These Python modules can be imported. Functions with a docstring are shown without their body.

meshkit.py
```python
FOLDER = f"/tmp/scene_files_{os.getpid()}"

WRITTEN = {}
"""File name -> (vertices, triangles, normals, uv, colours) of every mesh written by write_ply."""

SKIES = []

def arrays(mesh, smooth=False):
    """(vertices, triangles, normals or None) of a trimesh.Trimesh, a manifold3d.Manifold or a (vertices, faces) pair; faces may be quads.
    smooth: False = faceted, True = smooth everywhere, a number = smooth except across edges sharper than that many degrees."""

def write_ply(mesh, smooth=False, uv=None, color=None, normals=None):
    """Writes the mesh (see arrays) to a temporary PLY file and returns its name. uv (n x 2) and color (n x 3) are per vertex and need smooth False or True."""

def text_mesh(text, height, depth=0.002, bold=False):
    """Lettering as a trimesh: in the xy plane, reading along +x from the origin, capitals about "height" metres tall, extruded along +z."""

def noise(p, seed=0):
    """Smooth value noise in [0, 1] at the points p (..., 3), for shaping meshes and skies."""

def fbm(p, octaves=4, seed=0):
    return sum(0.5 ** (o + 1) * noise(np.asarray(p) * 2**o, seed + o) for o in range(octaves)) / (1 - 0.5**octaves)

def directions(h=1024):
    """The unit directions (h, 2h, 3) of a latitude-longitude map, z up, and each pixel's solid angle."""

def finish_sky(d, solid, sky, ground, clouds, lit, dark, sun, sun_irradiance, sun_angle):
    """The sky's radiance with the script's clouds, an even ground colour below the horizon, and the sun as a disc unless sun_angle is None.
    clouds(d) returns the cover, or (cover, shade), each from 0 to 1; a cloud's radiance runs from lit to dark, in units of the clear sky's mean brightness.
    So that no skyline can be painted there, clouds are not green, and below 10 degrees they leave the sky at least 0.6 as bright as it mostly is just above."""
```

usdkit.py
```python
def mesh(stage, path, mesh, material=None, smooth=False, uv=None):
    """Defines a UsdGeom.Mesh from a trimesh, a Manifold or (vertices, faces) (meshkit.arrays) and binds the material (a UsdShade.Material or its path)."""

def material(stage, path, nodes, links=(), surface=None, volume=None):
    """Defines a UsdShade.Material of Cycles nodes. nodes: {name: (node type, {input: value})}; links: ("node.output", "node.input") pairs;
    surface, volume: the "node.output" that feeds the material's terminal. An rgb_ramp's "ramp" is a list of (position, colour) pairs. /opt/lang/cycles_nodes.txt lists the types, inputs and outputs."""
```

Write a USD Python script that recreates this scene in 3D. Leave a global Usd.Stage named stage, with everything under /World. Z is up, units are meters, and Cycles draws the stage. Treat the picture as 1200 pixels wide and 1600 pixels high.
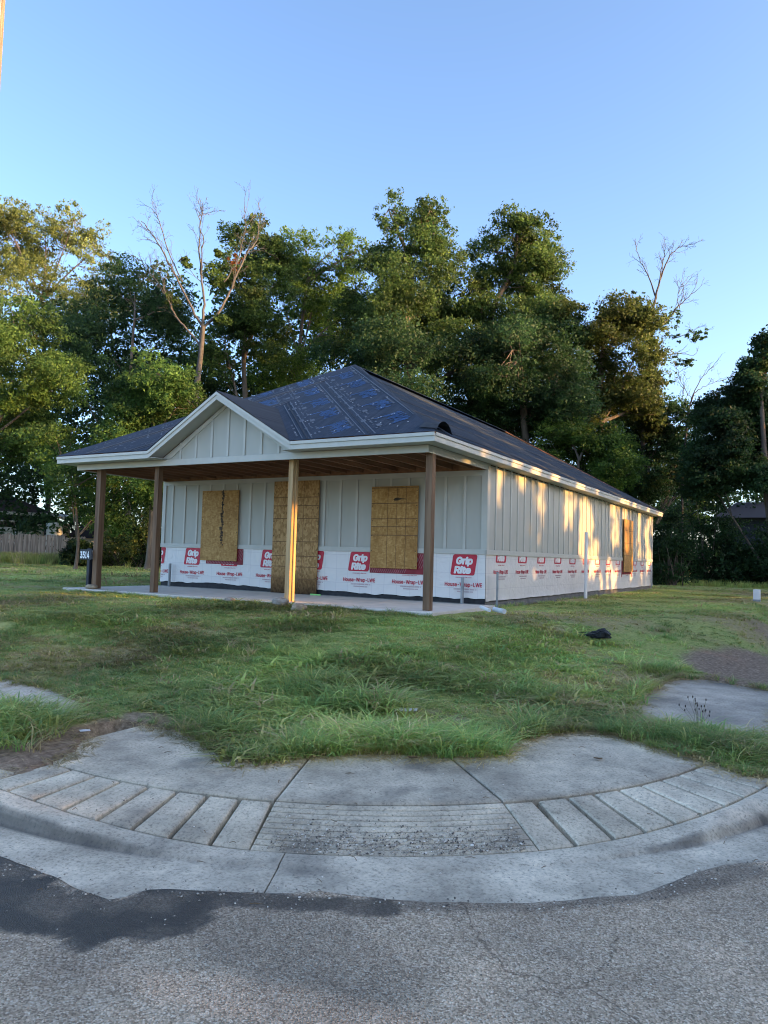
import math
import numpy as np
import trimesh
import shapely
from shapely import affinity
from shapely.geometry import Polygon, LineString, box as sbox
from pxr import Usd, UsdGeom, UsdLux, UsdShade, Gf, Sdf, Vt
import usdkit
import meshkit

stage = Usd.Stage.CreateInMemory()
UsdGeom.SetStageUpAxis(stage, 'Z')
UsdGeom.SetStageMetersPerUnit(stage, 1.0)
UsdGeom.Xform.Define(stage, '/World')
PI = math.pi

# ------------------------------------------------------------------ camera, sky, sun, exposure
EXPOSURE = 2.25
SUN_AZ, SUN_EL = math.radians(15.0), math.radians(10.0)      # azimuth from +X towards +Y
SUN = np.array([math.cos(SUN_EL) * math.cos(SUN_AZ), math.cos(SUN_EL) * math.sin(SUN_AZ), math.sin(SUN_EL)])
CAM = np.array([5.4118, -10.6275, 1.5004])
RIGHT, UP, BACK = np.array([0.864374, 0.502103, 0.027397]), np.array([0.006671, -0.065929, 0.997802]), np.array([0.502806, -0.862291, -0.060337])

cam = UsdGeom.Camera.Define(stage, '/World/camera')
cam.CreateHorizontalApertureAttr(36.0)
cam.CreateVerticalApertureAttr(48.0)
cam.CreateFocalLengthAttr(35.14)
cam.CreateClippingRangeAttr(Gf.Vec2f(0.05, 5000.0))
cam.CreateExposureAttr(EXPOSURE)
cam.AddTransformOp().Set(Gf.Matrix4d(*RIGHT, 0, *UP, 0, *BACK, 0, *CAM, 1))

sky_mat = usdkit.material(stage, '/World/Looks/sky', {
    'sky': ('sky_texture', {'sky_type': 'single_scattering', 'sun_disc': False, 'sun_elevation': SUN_EL, 'sun_rotation': math.atan2(SUN[0], SUN[1]),
                            'altitude': 60.0, 'air_density': 0.72, 'aerosol_density': 2.2, 'ozone_density': 2.6}),
    'wb': ('mix_color', {'blend_type': 'multiply', 'fac': 1.0, 'use_clamp': False, 'b': (1.07, .98, .92)}), 'bg': ('background_shader', {'strength': 0.15})}, [('sky.color', 'wb.a'), ('wb.result', 'bg.color')], surface='bg.background')
dome = UsdLux.DomeLight.Define(stage, '/World/sky')
UsdShade.MaterialBindingAPI.Apply(dome.GetPrim()).Bind(sky_mat)
dome.GetPrim().SetCustomDataByKey('kind', 'structure')
sun = UsdLux.DistantLight.Define(stage, '/World/sun')
sun.CreateNormalizeAttr(True)
sun.CreateIntensityAttr(0.78)
sun.CreateAngleAttr(0.5)
sun.CreateColorAttr(Gf.Vec3f(1.0, 0.52, 0.15))
_x = np.cross([0, 0, 1.0], SUN); _x /= np.linalg.norm(_x)
_y = np.cross(SUN, _x)
sun.AddTransformOp().Set(Gf.Matrix4d(*_x, 0, *_y, 0, *SUN, 0, 0, 0, 30, 1))

# ------------------------------------------------------------------ helpers
used = {}
def path_for(name, parent=None):
    base = (str(parent.GetPath()) if parent is not None else '/World') + '/'
    k = used.get(base + name, 0)
    used[base + name] = k + 1
    return base + (name if k == 0 else '%s_%03d' % (name, k))

def tag(prim, label=None, category=None, group=None, kind=None):
    for k, v in (('label', label), ('category', category), ('group', group), ('kind', kind)):
        if v:
            prim.SetCustomDataByKey(k, v)
    return prim

def thing(name, label=None, category=None, loc=(0, 0, 0), group=None, kind=None, rotz=0):
    x = UsdGeom.Xform.Define(stage, path_for(name))
    x.AddTranslateOp().Set(Gf.Vec3d(*map(float, loc)))
    if rotz:
        x.AddRotateZOp().Set(float(rotz))
    return tag(x.GetPrim(), label, category, group, kind)

def obj(name, m, mat, parent=None, smooth=False, **kw):
    if isinstance(m, list):
        m = cat(m)
    p = usdkit.mesh(stage, path_for(name, parent), m, mat, smooth=smooth)
    return tag(p.GetPrim(), kw.get('label'), kw.get('category'), kw.get('group'), kw.get('kind'))

def cat(ms):
    vs, fs, n = [], [], 0
    for m in ms:
        v, f = (m.vertices, m.faces) if hasattr(m, 'vertices') else m
        v = np.asarray(v, float); f = np.asarray(f, int)
        if f.shape[1] == 4:
            f = np.vstack([f[:, [0, 1, 2]], f[:, [0, 2, 3]]])
        vs.append(v); fs.append(f + n); n += len(v)
    return np.vstack(vs), np.vstack(fs)

BOX_F = np.array([[0, 2, 3, 1], [4, 5, 7, 6], [0, 1, 5, 4], [2, 6, 7, 3], [0, 4, 6, 2], [1, 3, 7, 5]])
def bx(x0, x1, y0, y1, z0, z1):
    v = np.array([[x, y, z] for z in (z0, z1) for y in (y0, y1) for x in (x0, x1)], float)
    return v, BOX_F

def cbx(x0, x1, y0, y1, z0, z1, c=.004):
    """a box with chamfered edges"""
    p = []
    for sx in (0, 1):
        for sy in (0, 1):
            for sz in (0, 1):
                X, Y, Z = (x0, x1)[sx], (y0, y1)[sy], (z0, z1)[sz]
                ix, iy, iz = c * (1 - 2 * sx), c * (1 - 2 * sy), c * (1 - 2 * sz)
                p += [(X, Y + iy, Z + iz), (X + ix, Y, Z + iz), (X + ix, Y + iy, Z)]
    h = trimesh.convex.convex_hull(np.array(p))
    return np.array(h.vertices), np.array(h.faces)

def tube(points, radii, sides=6, cap=True):
    p = np.asarray(points, float)
    t = np.gradient(p, axis=0); t /= np.linalg.norm(t, axis=1, keepdims=True) + 1e-12
    ref = np.array([1.0, 0.13, 0]) if abs(t[:, 2]).mean() > .7 else np.array([0, 0, 1.0])
    a = np.cross(t, ref); a /= np.linalg.norm(a, axis=1, keepdims=True) + 1e-12
    b = np.cross(t, a)
    ang = np.arange(sides) * 2 * PI / sides
    r = np.broadcast_to(radii, (len(p),))[:, None, None]
    v = (p[:, None] + r * (np.cos(ang)[None, :, None] * a[:, None] + np.sin(ang)[None, :, None] * b[:, None])).reshape(-1, 3)
    i, j = np.meshgrid(np.arange(len(p) - 1), np.arange(sides), indexing='ij')
    q = np.stack([i * sides + j, i * sides + (j + 1) % sides, (i + 1) * sides + (j + 1) % sides, (i + 1) * sides + j], -1).reshape(-1, 4)
    f = np.vstack([q[:, [0, 1, 2]], q[:, [0, 2, 3]]])
    if cap:
        n = len(v); m = (len(p) - 1) * sides
        v = np.vstack([v, p[:1], p[-1:]])
        f = np.vstack([f, [[n, (k + 1) % sides, k] for k in range(sides)], [[n + 1, m + k, m + (k + 1) % sides] for k in range(sides)]])
    return v, f

def extr(poly, th):
    polys = getattr(poly, 'geoms', [poly])
    ms = [trimesh.creation.extrude_polygon(g, th, engine='earcut') for g in polys if g.geom_type == 'Polygon' and g.area > 1e-6]
    return cat(ms)

def vert_front(vf, y):
    """a shape in xy -> the xz plane, extruded towards -Y from y"""
    v, f = vf
    return np.c_[v[:, 0], y - v[:, 2], v[:, 1]], f

def vert_side(vf, x):
    """a shape in xy (x along +Y of the place) -> the yz plane, extruded towards +X"""
    v, f = vf
    return np.c_[x + v[:, 2], v[:, 0], v[:, 1]], f

def sstep(x, a=0., b=1.):
    t = np.clip((np.asarray(x, float) - a) / (b - a), 0, 1)
    return t * t * (3 - 2 * t)

def fb(x, y, sc, seed=0, octv=3):
    x = np.asarray(x, float); y = np.asarray(y, float)
    return meshkit.fbm(np.stack([x * sc + 100, y * sc + 100, np.zeros_like(x) + 7.3], -1), octv, seed)

_font = None
def text_poly(text, height, stroke=0):
    import glob
    from PIL import Image, ImageDraw, ImageFont
    global _font
    if _font is None:
        _font = ImageFont.truetype(glob.glob('/opt/blender-*/*/datafiles/fonts/Inter.woff2')[0], 96)
    x0, y0, x1, y1 = _font.getbbox(text, anchor='ls', stroke_width=stroke)
    im = Image.new('L', (x1 - x0 + 8, y1 - y0 + 8))
    ImageDraw.Draw(im).text((4 - x0, 4 - y0), text, 255, _font, anchor='ls', stroke_width=stroke)
    on = np.pad(np.asarray(im) > 127, ((0, 0), (1, 1))).astype(np.int8)
    rows, st = np.nonzero(np.diff(on, axis=1) == 1)
    en = np.nonzero(np.diff(on, axis=1) == -1)[1]
    sh = shapely.union_all(shapely.box(st, -rows - 1, en, -rows)).buffer(.6).buffer(-.6).simplify(.8)
    s = height / 70.0
    sh = affinity.affine_transform(sh, [s, 0, 0, s, -4 * s, (4 - y0) * s])
    return sh

def fit_text(text, width, height, stroke, slant=0.):
    """text as a shape: capital height and total width given, left end at x = 0"""
    g = text_poly(text, 1.0, stroke)
    a = g.bounds
    g = affinity.translate(g, -a[0], 0)
    cap = 1.0 + stroke * 2 / 70.
    g = affinity.scale(g, width / (a[2] - a[0]), height / cap, origin=(0, 0))
    return affinity.affine_transform(g, [1, slant, 0, 1, 0, 0])

# ------------------------------------------------------------------ materials
M = {}
def mat(name, nodes, links, surface='p.BSDF'):
    M[name] = usdkit.material(stage, '/World/Looks/' + name, nodes, links, surface=surface)
    return M[name]

def simple(name, c1, c2, scale=6., rough=.7, bump=.0, bscale=60., stretch=None, spec=.3, detail=5, ramp=(.35, .65)):
    """two tones mixed by noise in object space, with fine relief"""
    nodes = {'tc': ('texture_coordinate', {}), 'mp': ('mapping', {'scale': stretch or (1, 1, 1)}),
             'n': ('noise_texture', {'scale': scale, 'detail': float(detail), 'roughness': .6}),
             'r': ('rgb_ramp', {'ramp': [(ramp[0], c1), (ramp[1], c2)]}),
             'p': ('principled_bsdf', {'roughness': rough, 'specular_ior_level': spec})}
    links = [('tc.object', 'mp.vector'), ('mp.vector', 'n.vector'), ('n.fac', 'r.fac'), ('r.color', 'p.base_color')]
    if bump:
        nodes['n2'] = ('noise_texture', {'scale': bscale, 'detail': 4.0})
        nodes['b'] = ('bump', {'strength': bump, 'distance': .01})
        links += [('mp.vector', 'n2.vector'), ('n2.fac', 'b.height'), ('b.normal', 'p.normal')]
    return mat(name, nodes, links)

def foliage(name, dark, light, hue2=None, trans=.35):
    """leaf colours vary from leaf to leaf and from clump to clump"""
    hue2 = hue2 or light
    nodes = {'g': ('geometry', {}), 'at': ('attribute', {'attribute': 'rnd'}), 'r': ('rgb_ramp', {'ramp': [(0., dark), (.55, tuple((a + b) / 2 for a, b in zip(dark, light))), (.9, light), (1., hue2)]}),
             'n': ('noise_texture', {'scale': .45, 'detail': 2.0}), 'nr': ('map_range', {'value': 0., 'from_min': .35, 'from_max': .65, 'to_min': .6, 'to_max': 1.35}),
             'ml': ('mix_color', {'blend_type': 'multiply', 'fac': 1.0, 'use_clamp': False}), 'cc': ('combine_color', {}),
             'd': ('principled_bsdf', {'roughness': .6, 'specular_ior_level': .25}), 't': ('translucent_bsdf', {}), 'm': ('mix_closure', {'fac': trans})}
    links = [('at.fac', 'r.fac'), ('g.position', 'n.vector'), ('n.fac', 'nr.value'), ('nr.result', 'cc.r'), ('nr.result', 'cc.g'), ('nr.result', 'cc.b'),
             ('r.color', 'ml.a'), ('cc.color', 'ml.b'), ('ml.result', 'd.base_color'), ('ml.result', 't.color'), ('d.BSDF', 'm.closure1'), ('t.BSDF', 'm.closure2')]
    return mat(name, nodes, links, 'm.closure')

foliage('leaf_olive', (.05, .068, .02), (.16, .195, .05), (.24, .24, .07), .45)
foliage('leaf_green', (.024, .058, .014), (.095, .165, .035), trans=.45)
foliage('leaf_dark', (.009, .027, .010), (.042, .088, .027), trans=.4)
foliage('leaf_fresh', (.026, .062, .014), (.09, .17, .035), trans=.45)
foliage('leaf_mid', (.014, .034, .010), (.085, .14, .03), (.2, .26, .05), .45)
foliage('leaf_lime', (.03, .068, .014), (.125, .205, .032), (.24, .29, .04), .5)
foliage('leaf_gold', (.022, .038, .010), (.095, .12, .026), (.17, .175, .04), .45)
foliage('leaf_rust', (.12, .04, .02), (.2, .08, .03))
foliage('grass_green', (.21, .30, .075), (.44, .53, .16), (.64, .59, .23), .45)
foliage('grass_deep', (.16, .27, .085), (.34, .48, .165), (.48, .58, .21), .45)
foliage('grass_dry', (.30, .23, .11), (.58, .46, .24), (.72, .60, .35), .3)
foliage('grass_olive', (.27, .30, .08), (.48, .46, .14), (.66, .56, .23), .4)
simple('bark', (.07, .055, .042), (.16, .13, .105), 3., .9, .8, 14., (1, 1, .25))
simple('bare_wood', (.04, .037, .034), (.10, .09, .08), 3., .85, .5, 14., (1, 1, .3))
simple('bare_grey', (.035, .03, .028), (.08, .07, .065), 3., .85, .5, 14., (1, 1, .3))
simple('paint', (.39, .385, .335), (.43, .42, .37), 2.5, .55, .12, 30., (1, 1, .3))
simple('paint_trim', (.45, .445, .395), (.50, .49, .44), 3., .5, .08, 30.)
simple('soffit_paint', (.36, .36, .33), (.41, .41, .38), 2., .6)
simple('concrete_slab', (.52, .47, .41), (.62, .565, .50), 3., .85, .2, 40.)
simple('foundation', (.12, .12, .12), (.2, .195, .19), 4., .9, .4, 30.)
simple('black_felt', (.015, .016, .019), (.03, .032, .037), 8., .7, .3, 40.)
simple('dark_lumber', (.062, .036, .022), (.13, .075, .045), 2.5, .75, .3, 30., (3, 3, .3))
simple('joist_wood', (.16, .075, .035), (.27, .135, .07), 2., .8, .3, 30., (3, .3, 3))
simple('post_dark', (.10, .055, .03), (.22, .135, .08), 3., .75, .35, 30., (4, 4, .25))
simple('post_fresh', (.36, .22, .10), (.56, .38, .19), 3., .7, .25, 30., (5, 5, .22))
simple('white_plastic', (.72, .73, .74), (.8, .8, .8), 3., .4)
simple('grey_metal', (.24, .26, .27), (.33, .35, .36), 5., .45, .1)
simple('black_plastic', (.006, .006, .007), (.014, .014, .016), 6., .5, .3, 20.)
simple('number_black', (.010, .012, .02), (.02, .024, .036), 6., .45)
simple('number_white', (.75, .77, .8), (.8, .82, .84), 6., .5)
simple('stone', (.2, .17, .14), (.36, .31, .26), 12., .9, .6, 40.)
simple('brick_stone', (.24, .17, .11), (.36, .29, .2), 9., .9, .6, 40.)
mat('gravel_mix', {'at': ('attribute', {'attribute': 'rnd'}), 'r': ('rgb_ramp', {'ramp': [(0., (.08, .065, .055)), (.4, (.26, .22, .175)), (.8, (.5, .43, .35)), (1., (.8, .74, .65))]}), 'p': ('principled_bsdf', {'roughness': .85})}, [('at.fac', 'r.fac'), ('r.color', 'p.base_color')])
simple('fence_wood', (.13, .105, .085), (.34, .28, .23), 2.5, .9, .4, 25., (4, 4, .3))
simple('navy_paint', (.03, .036, .048), (.045, .052, .066), 3., .7)
simple('brown_shingle', (.05, .036, .036), (.085, .064, .06), 14., .9, .4, 40.)
simple('navy_roof', (.006, .007, .013), (.012, .013, .02), 10., .8, .3, 30.)
simple('tan_siding', (.4, .34, .25), (.5, .43, .33), 3., .8)
simple('tank_white', (.5, .51, .47), (.62, .63, .58), 3., .5)
simple('dark_glass', (.012, .014, .018), (.02, .022, .026), 3., .12, spec=.6)
simple('red_print', (.44, .022, .045), (.50, .03, .055), 8., .5)
simple('wrap_print_white', (.70, .68, .66), (.73, .71, .69), 4., .5)
simple('faint_print', (.42, .36, .42), (.5, .42, .47), 8., .5)
simple('dark_red_tape', (.17, .012, .022), (.25, .02, .035), 8., .4)
simple('tape_stroke', (.30, .12, .13), (.38, .17, .18), 8., .5)
simple('pink_print', (.45, .32, .33), (.5, .36, .37), 8., .4)
simple('osb_line', (.12, .06, .025), (.2, .11, .05), 12., .8)
simple('osb_black', (.03, .022, .016), (.09, .06, .035), 9., .8)
simple('roof_pale_print', (.06, .07, .09), (.11, .125, .15), 40., .6)
simple('roof_blue_print', (.02, .065, .18), (.05, .12, .27), 30., .6)
simple('lime_plastic', (.22, .55, .16), (.28, .62, .2), 6., .4)
simple('leaf_litter', (.10, .06, .03), (.22, .14, .07), 20., .9)
simple('seed_head', (.05, .035, .03), (.1, .07, .055), 20., .9)
simple('stem_dry', (.13, .12, .06), (.2, .18, .1), 9., .9)
simple('utility_wood', (.09, .075, .06), (.2, .16, .12), 4., .9, .6, 25., (4, 4, .2))
simple('litter_white', (.55, .56, .57), (.66, .67, .68), 9., .7)

# OSB: pressed wood strands in several browns
mat('osb', {'tc': ('texture_coordinate', {}), 'mp': ('mapping', {'scale': (1, 1, .45)}), 'v': ('voronoi_texture', {'scale': 26., 'randomness': 1.0}),
            'mp2': ('mapping', {'scale': (.5, 1, 1.2), 'rotation': (0, .6, 0)}), 'v2': ('voronoi_texture', {'scale': 30.}),
            's': ('separate_color', {}), 's2': ('separate_color', {}), 'a': ('math', {'math_type': 'add'}), 'h': ('math', {'math_type': 'multiply', 'value2': .5}),
            'r': ('rgb_ramp', {'ramp': [(0., (.31, .17, .05)), (.3, (.39, .22, .07)), (.7, (.48, .285, .098)), (1., (.58, .37, .14))]}),
            'n': ('noise_texture', {'scale': 1.3, 'detail': 3.0}), 'nr': ('rgb_ramp', {'ramp': [(.3, (.72, .66, .6)), (.7, (1, 1, 1))]}),
            'ml': ('mix_color', {'blend_type': 'multiply', 'fac': 1.0}), 'p': ('principled_bsdf', {'roughness': .75, 'specular_ior_level': .25})},
    [('tc.object', 'mp.vector'), ('mp.vector', 'v.vector'), ('tc.object', 'mp2.vector'), ('mp2.vector', 'v2.vector'), ('v.color', 's.color'), ('v2.color', 's2.color'),
     ('s.r', 'a.value1'), ('s2.g', 'a.value2'), ('a.value', 'h.value1'), ('h.value', 'r.fac'), ('tc.object', 'n.vector'), ('n.fac', 'nr.fac'),
     ('r.color', 'ml.a'), ('nr.color', 'ml.b'), ('ml.result', 'p.base_color')])
# the door's sheet is weathered and damp towards its foot
mat('osb_damp', {'tc': ('texture_coordinate', {}), 'mp': ('mapping', {'scale': (1, 1, .6)}), 'v': ('voronoi_texture', {'scale': 30.}), 's': ('separate_color', {}),
                 'r': ('rgb_ramp', {'ramp': [(0., (.25, .145, .055)), (.5, (.37, .215, .088)), (1., (.48, .30, .13))]}),
                 'sx': ('separate_xyz', {}), 'n': ('noise_texture', {'scale': 2.2, 'detail': 5.0}), 'ad': ('math', {'math_type': 'multiply_add', 'value2': .9}),
                 'sub': ('math', {'math_type': 'subtract'}), 'nr': ('rgb_ramp', {'ramp': [(.0, (.14, .12, .11)), (.25, (.5, .46, .42)), (.5, (1, 1, 1))]}),
                 'ml': ('mix_color', {'blend_type': 'multiply', 'fac': 1.0}), 'p': ('principled_bsdf', {'roughness': .8, 'specular_ior_level': .2})},
    [('tc.object', 'mp.vector'), ('mp.vector', 'v.vector'), ('v.color', 's.color'), ('s.r', 'r.fac'), ('tc.object', 'sx.vector'), ('tc.object', 'n.vector'),
     ('sx.z', 'ad.value1'), ('n.fac', 'sub.value1'), ('ad.value', 'nr.fac'), ('r.color', 'ml.a'), ('nr.color', 'ml.b'), ('ml.result', 'p.base_color')])

# white woven wrap with a faint printed grid
mat('wrap', {'tc': ('texture_coordinate', {}), 'b': ('brick_texture', {'offset': 0., 'scale': 1.0, 'brick_width': .29, 'row_height': .29, 'mortar_size': .004, 'mortar_smooth': .4,
                                                    'color1': (.70, .665, .63), 'color2': (.67, .64, .615), 'mortar': (.54, .505, .51)}),
             'sx': ('separate_xyz', {}), 'sm': ('math', {'math_type': 'add'}), 'cx': ('combine_xyz', {}),
             'n': ('noise_texture', {'scale': 7., 'detail': 4.0, 'distortion': .6}), 'bp': ('bump', {'strength': .5, 'distance': .03}),
             'p': ('principled_bsdf', {'roughness': .45, 'specular_ior_level': .35})},
    [('tc.object', 'sx.vector'), ('sx.x', 'sm.value1'), ('sx.y', 'sm.value2'), ('sm.value', 'cx.x'), ('sx.z', 'cx.y'), ('cx.vector', 'b.vector'), ('b.color', 'p.base_color'),
     ('tc.object', 'n.vector'), ('n.fac', 'bp.height'), ('bp.normal', 'p.normal')])

# roofing underlayment: near black woven sheet with long wrinkles and pale print lines
def underlay(name, rot, c1=(.014, .021, .034), c2=(.033, .044, .066), spec=.2):
    mat(name, {'tc': ('texture_coordinate', {}), 'mp': ('mapping', {'rotation': (0, 0, rot), 'scale': (8., .22, .5)}), 'n': ('noise_texture', {'scale': 1.7, 'detail': 6.0, 'roughness': .75, 'distortion': .3}),
               'r': ('rgb_ramp', {'ramp': [(.3, c1), (.62, c2), (.75, (.05, .056, .07))]}), 'n2': ('noise_texture', {'scale': 30., 'detail': 3.0}),
               'bp': ('bump', {'strength': .6, 'distance': .03}), 'bp2': ('bump', {'strength': .2, 'distance': .01}), 'p': ('principled_bsdf', {'roughness': .7, 'specular_ior_level': spec})},
        [('tc.object', 'mp.vector'), ('mp.vector', 'n.vector'), ('n.fac', 'r.fac'), ('r.color', 'p.base_color'), ('n.fac', 'bp.height'), ('tc.object', 'n2.vector'), ('n2.fac', 'bp2.height'),
         ('bp.normal', 'bp2.normal'), ('bp2.normal', 'p.normal')])
underlay('underlay_front', -.785)
underlay('underlay_left', .785)
underlay('underlay_side', 0., (.010, .016, .027), (.034, .048, .070), .06)
underlay('underlay_gable', 0., (.02, .024, .032), (.036, .042, .053))

# concrete of the walk: brushed, mottled, darker where primvar "stain" says so
def concrete(name, a, b, brush=(60., 60., 4.), st=(.075, .07, .065)):
    mat(name, {'g': ('geometry', {}), 'n': ('noise_texture', {'scale': 2.2, 'detail': 6.0, 'roughness': .65}), 'r': ('rgb_ramp', {'ramp': [(.32, a), (.68, b)]}),
               'n3': ('noise_texture', {'scale': 55., 'detail': 3.0, 'roughness': .7}), 'r3': ('rgb_ramp', {'ramp': [(.3, (.48, .48, .48)), (.46, (.95, .95, .95)), (.72, (1.18, 1.18, 1.18))]}),
               'ml': ('mix_color', {'blend_type': 'multiply', 'fac': 1.0, 'use_clamp': False}), 'at': ('attribute', {'attribute': 'stain'}), 'mx': ('mix_color', {'b': st}),
               'mp': ('mapping', {'rotation': (0, 0, .5), 'scale': (90., 5., 5.)}), 'n2': ('noise_texture', {'scale': 1.2, 'detail': 4.0}),
               'bp': ('bump', {'strength': .5, 'distance': .006}), 'bp2': ('bump', {'strength': .5, 'distance': .006}), 'p': ('principled_bsdf', {'roughness': .85, 'specular_ior_level': .25})},
        [('g.position', 'n.vector'), ('n.fac', 'r.fac'), ('g.position', 'n3.vector'), ('n3.fac', 'r3.fac'), ('r.color', 'ml.a'), ('r3.color', 'ml.b'), ('ml.result', 'mx.a'), ('at.fac', 'mx.fac'),
         ('mx.result', 'p.base_color'), ('g.position', 'mp.vector'), ('mp.vector', 'n2.vector'), ('n2.fac', 'bp.height'), ('n3.fac', 'bp2.height'), ('bp.normal', 'bp2.normal'), ('bp2.normal', 'p.normal')])
concrete('concrete', (.44, .37, .27), (.88, .75, .555))
concrete('concrete_worn', (.38, .325, .245), (.78, .67, .51))
concrete('concrete_old', (.42, .36, .285), (.66, .57, .45))

# asphalt: worn, stones showing, damp where primvar "wet" says so
mat('asphalt', {'g': ('geometry', {}), 'v': ('voronoi_texture', {'scale': 150., 'randomness': 1.0}), 's': ('separate_color', {}),
                'r': ('rgb_ramp', {'ramp': [(0., (.30, .215, .14)), (.5, (.60, .455, .31)), (.85, (.78, .61, .44)), (1., (.95, .82, .64))]}),
                'n': ('noise_texture', {'scale': 1.4, 'detail': 6.0, 'roughness': .65}), 'nr': ('rgb_ramp', {'ramp': [(.28, (.62, .62, .63)), (.5, (.95, .95, .95)), (.7, (1.3, 1.25, 1.22))]}),
                'ml': ('mix_color', {'blend_type': 'multiply', 'fac': 1.0, 'use_clamp': False}), 'at': ('attribute', {'attribute': 'wet'}),
                'wt': ('mix_color', {'b': (.034, .029, .025)}), 'wf': ('math', {'math_type': 'multiply', 'value2': .94}), 'rg': ('map_range', {'from_min': 0., 'from_max': 1., 'to_min': .88, 'to_max': .5}),
                'wp': ('noise_texture', {'scale': 2.2, 'detail': 4.0}), 'wv': ('mix_color', {'blend_type': 'add', 'fac': .55, 'use_clamp': False}), 'cv': ('voronoi_texture', {'feature': 'distance_to_edge', 'scale': 1.15}), 'cr': ('rgb_ramp', {'ramp': [(0., (.45, .43, .42)), (.004, (.65, .64, .63)), (.009, (1, 1, 1))]}), 'cn': ('noise_texture', {'scale': 1.1, 'detail': 3.0}), 'cm': ('rgb_ramp', {'ramp': [(.46, (0, 0, 0)), (.56, (1, 1, 1))]}), 'cs': ('separate_color', {}), 'cx': ('mix_color', {'blend_type': 'multiply', 'fac': .75, 'use_clamp': False}), 'n4': ('noise_texture', {'scale': 28., 'detail': 5.0, 'roughness': .7}), 'hm': ('math', {'math_type': 'add'}), 'bp': ('bump', {'strength': .9, 'distance': .012}),
                'p': ('principled_bsdf', {'specular_ior_level': .35})},
    [('g.position', 'v.vector'), ('v.color', 's.color'), ('s.r', 'r.fac'), ('g.position', 'n.vector'), ('n.fac', 'nr.fac'), ('r.color', 'ml.a'), ('nr.color', 'ml.b'), ('g.position', 'wp.vector'), ('g.position', 'wv.a'), ('wp.color', 'wv.b'), ('wv.result', 'cv.vector'), ('cv.distance', 'cr.fac'), ('g.position', 'cn.vector'), ('cn.fac', 'cm.fac'), ('cm.color', 'cs.color'), ('cs.r', 'cx.fac'),
     ('cr.color', 'cx.b'), ('ml.result', 'cx.a'), ('cx.result', 'wt.a'), ('at.fac', 'wf.value1'), ('wf.value', 'wt.fac'), ('wt.result', 'p.base_color'), ('at.fac', 'rg.value'), ('rg.result', 'p.roughness'),
     ('g.position', 'n4.vector'), ('v.distance', 'hm.value1'), ('n4.fac', 'hm.value2'), ('hm.value', 'bp.height'), ('bp.normal', 'p.normal')])

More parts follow.
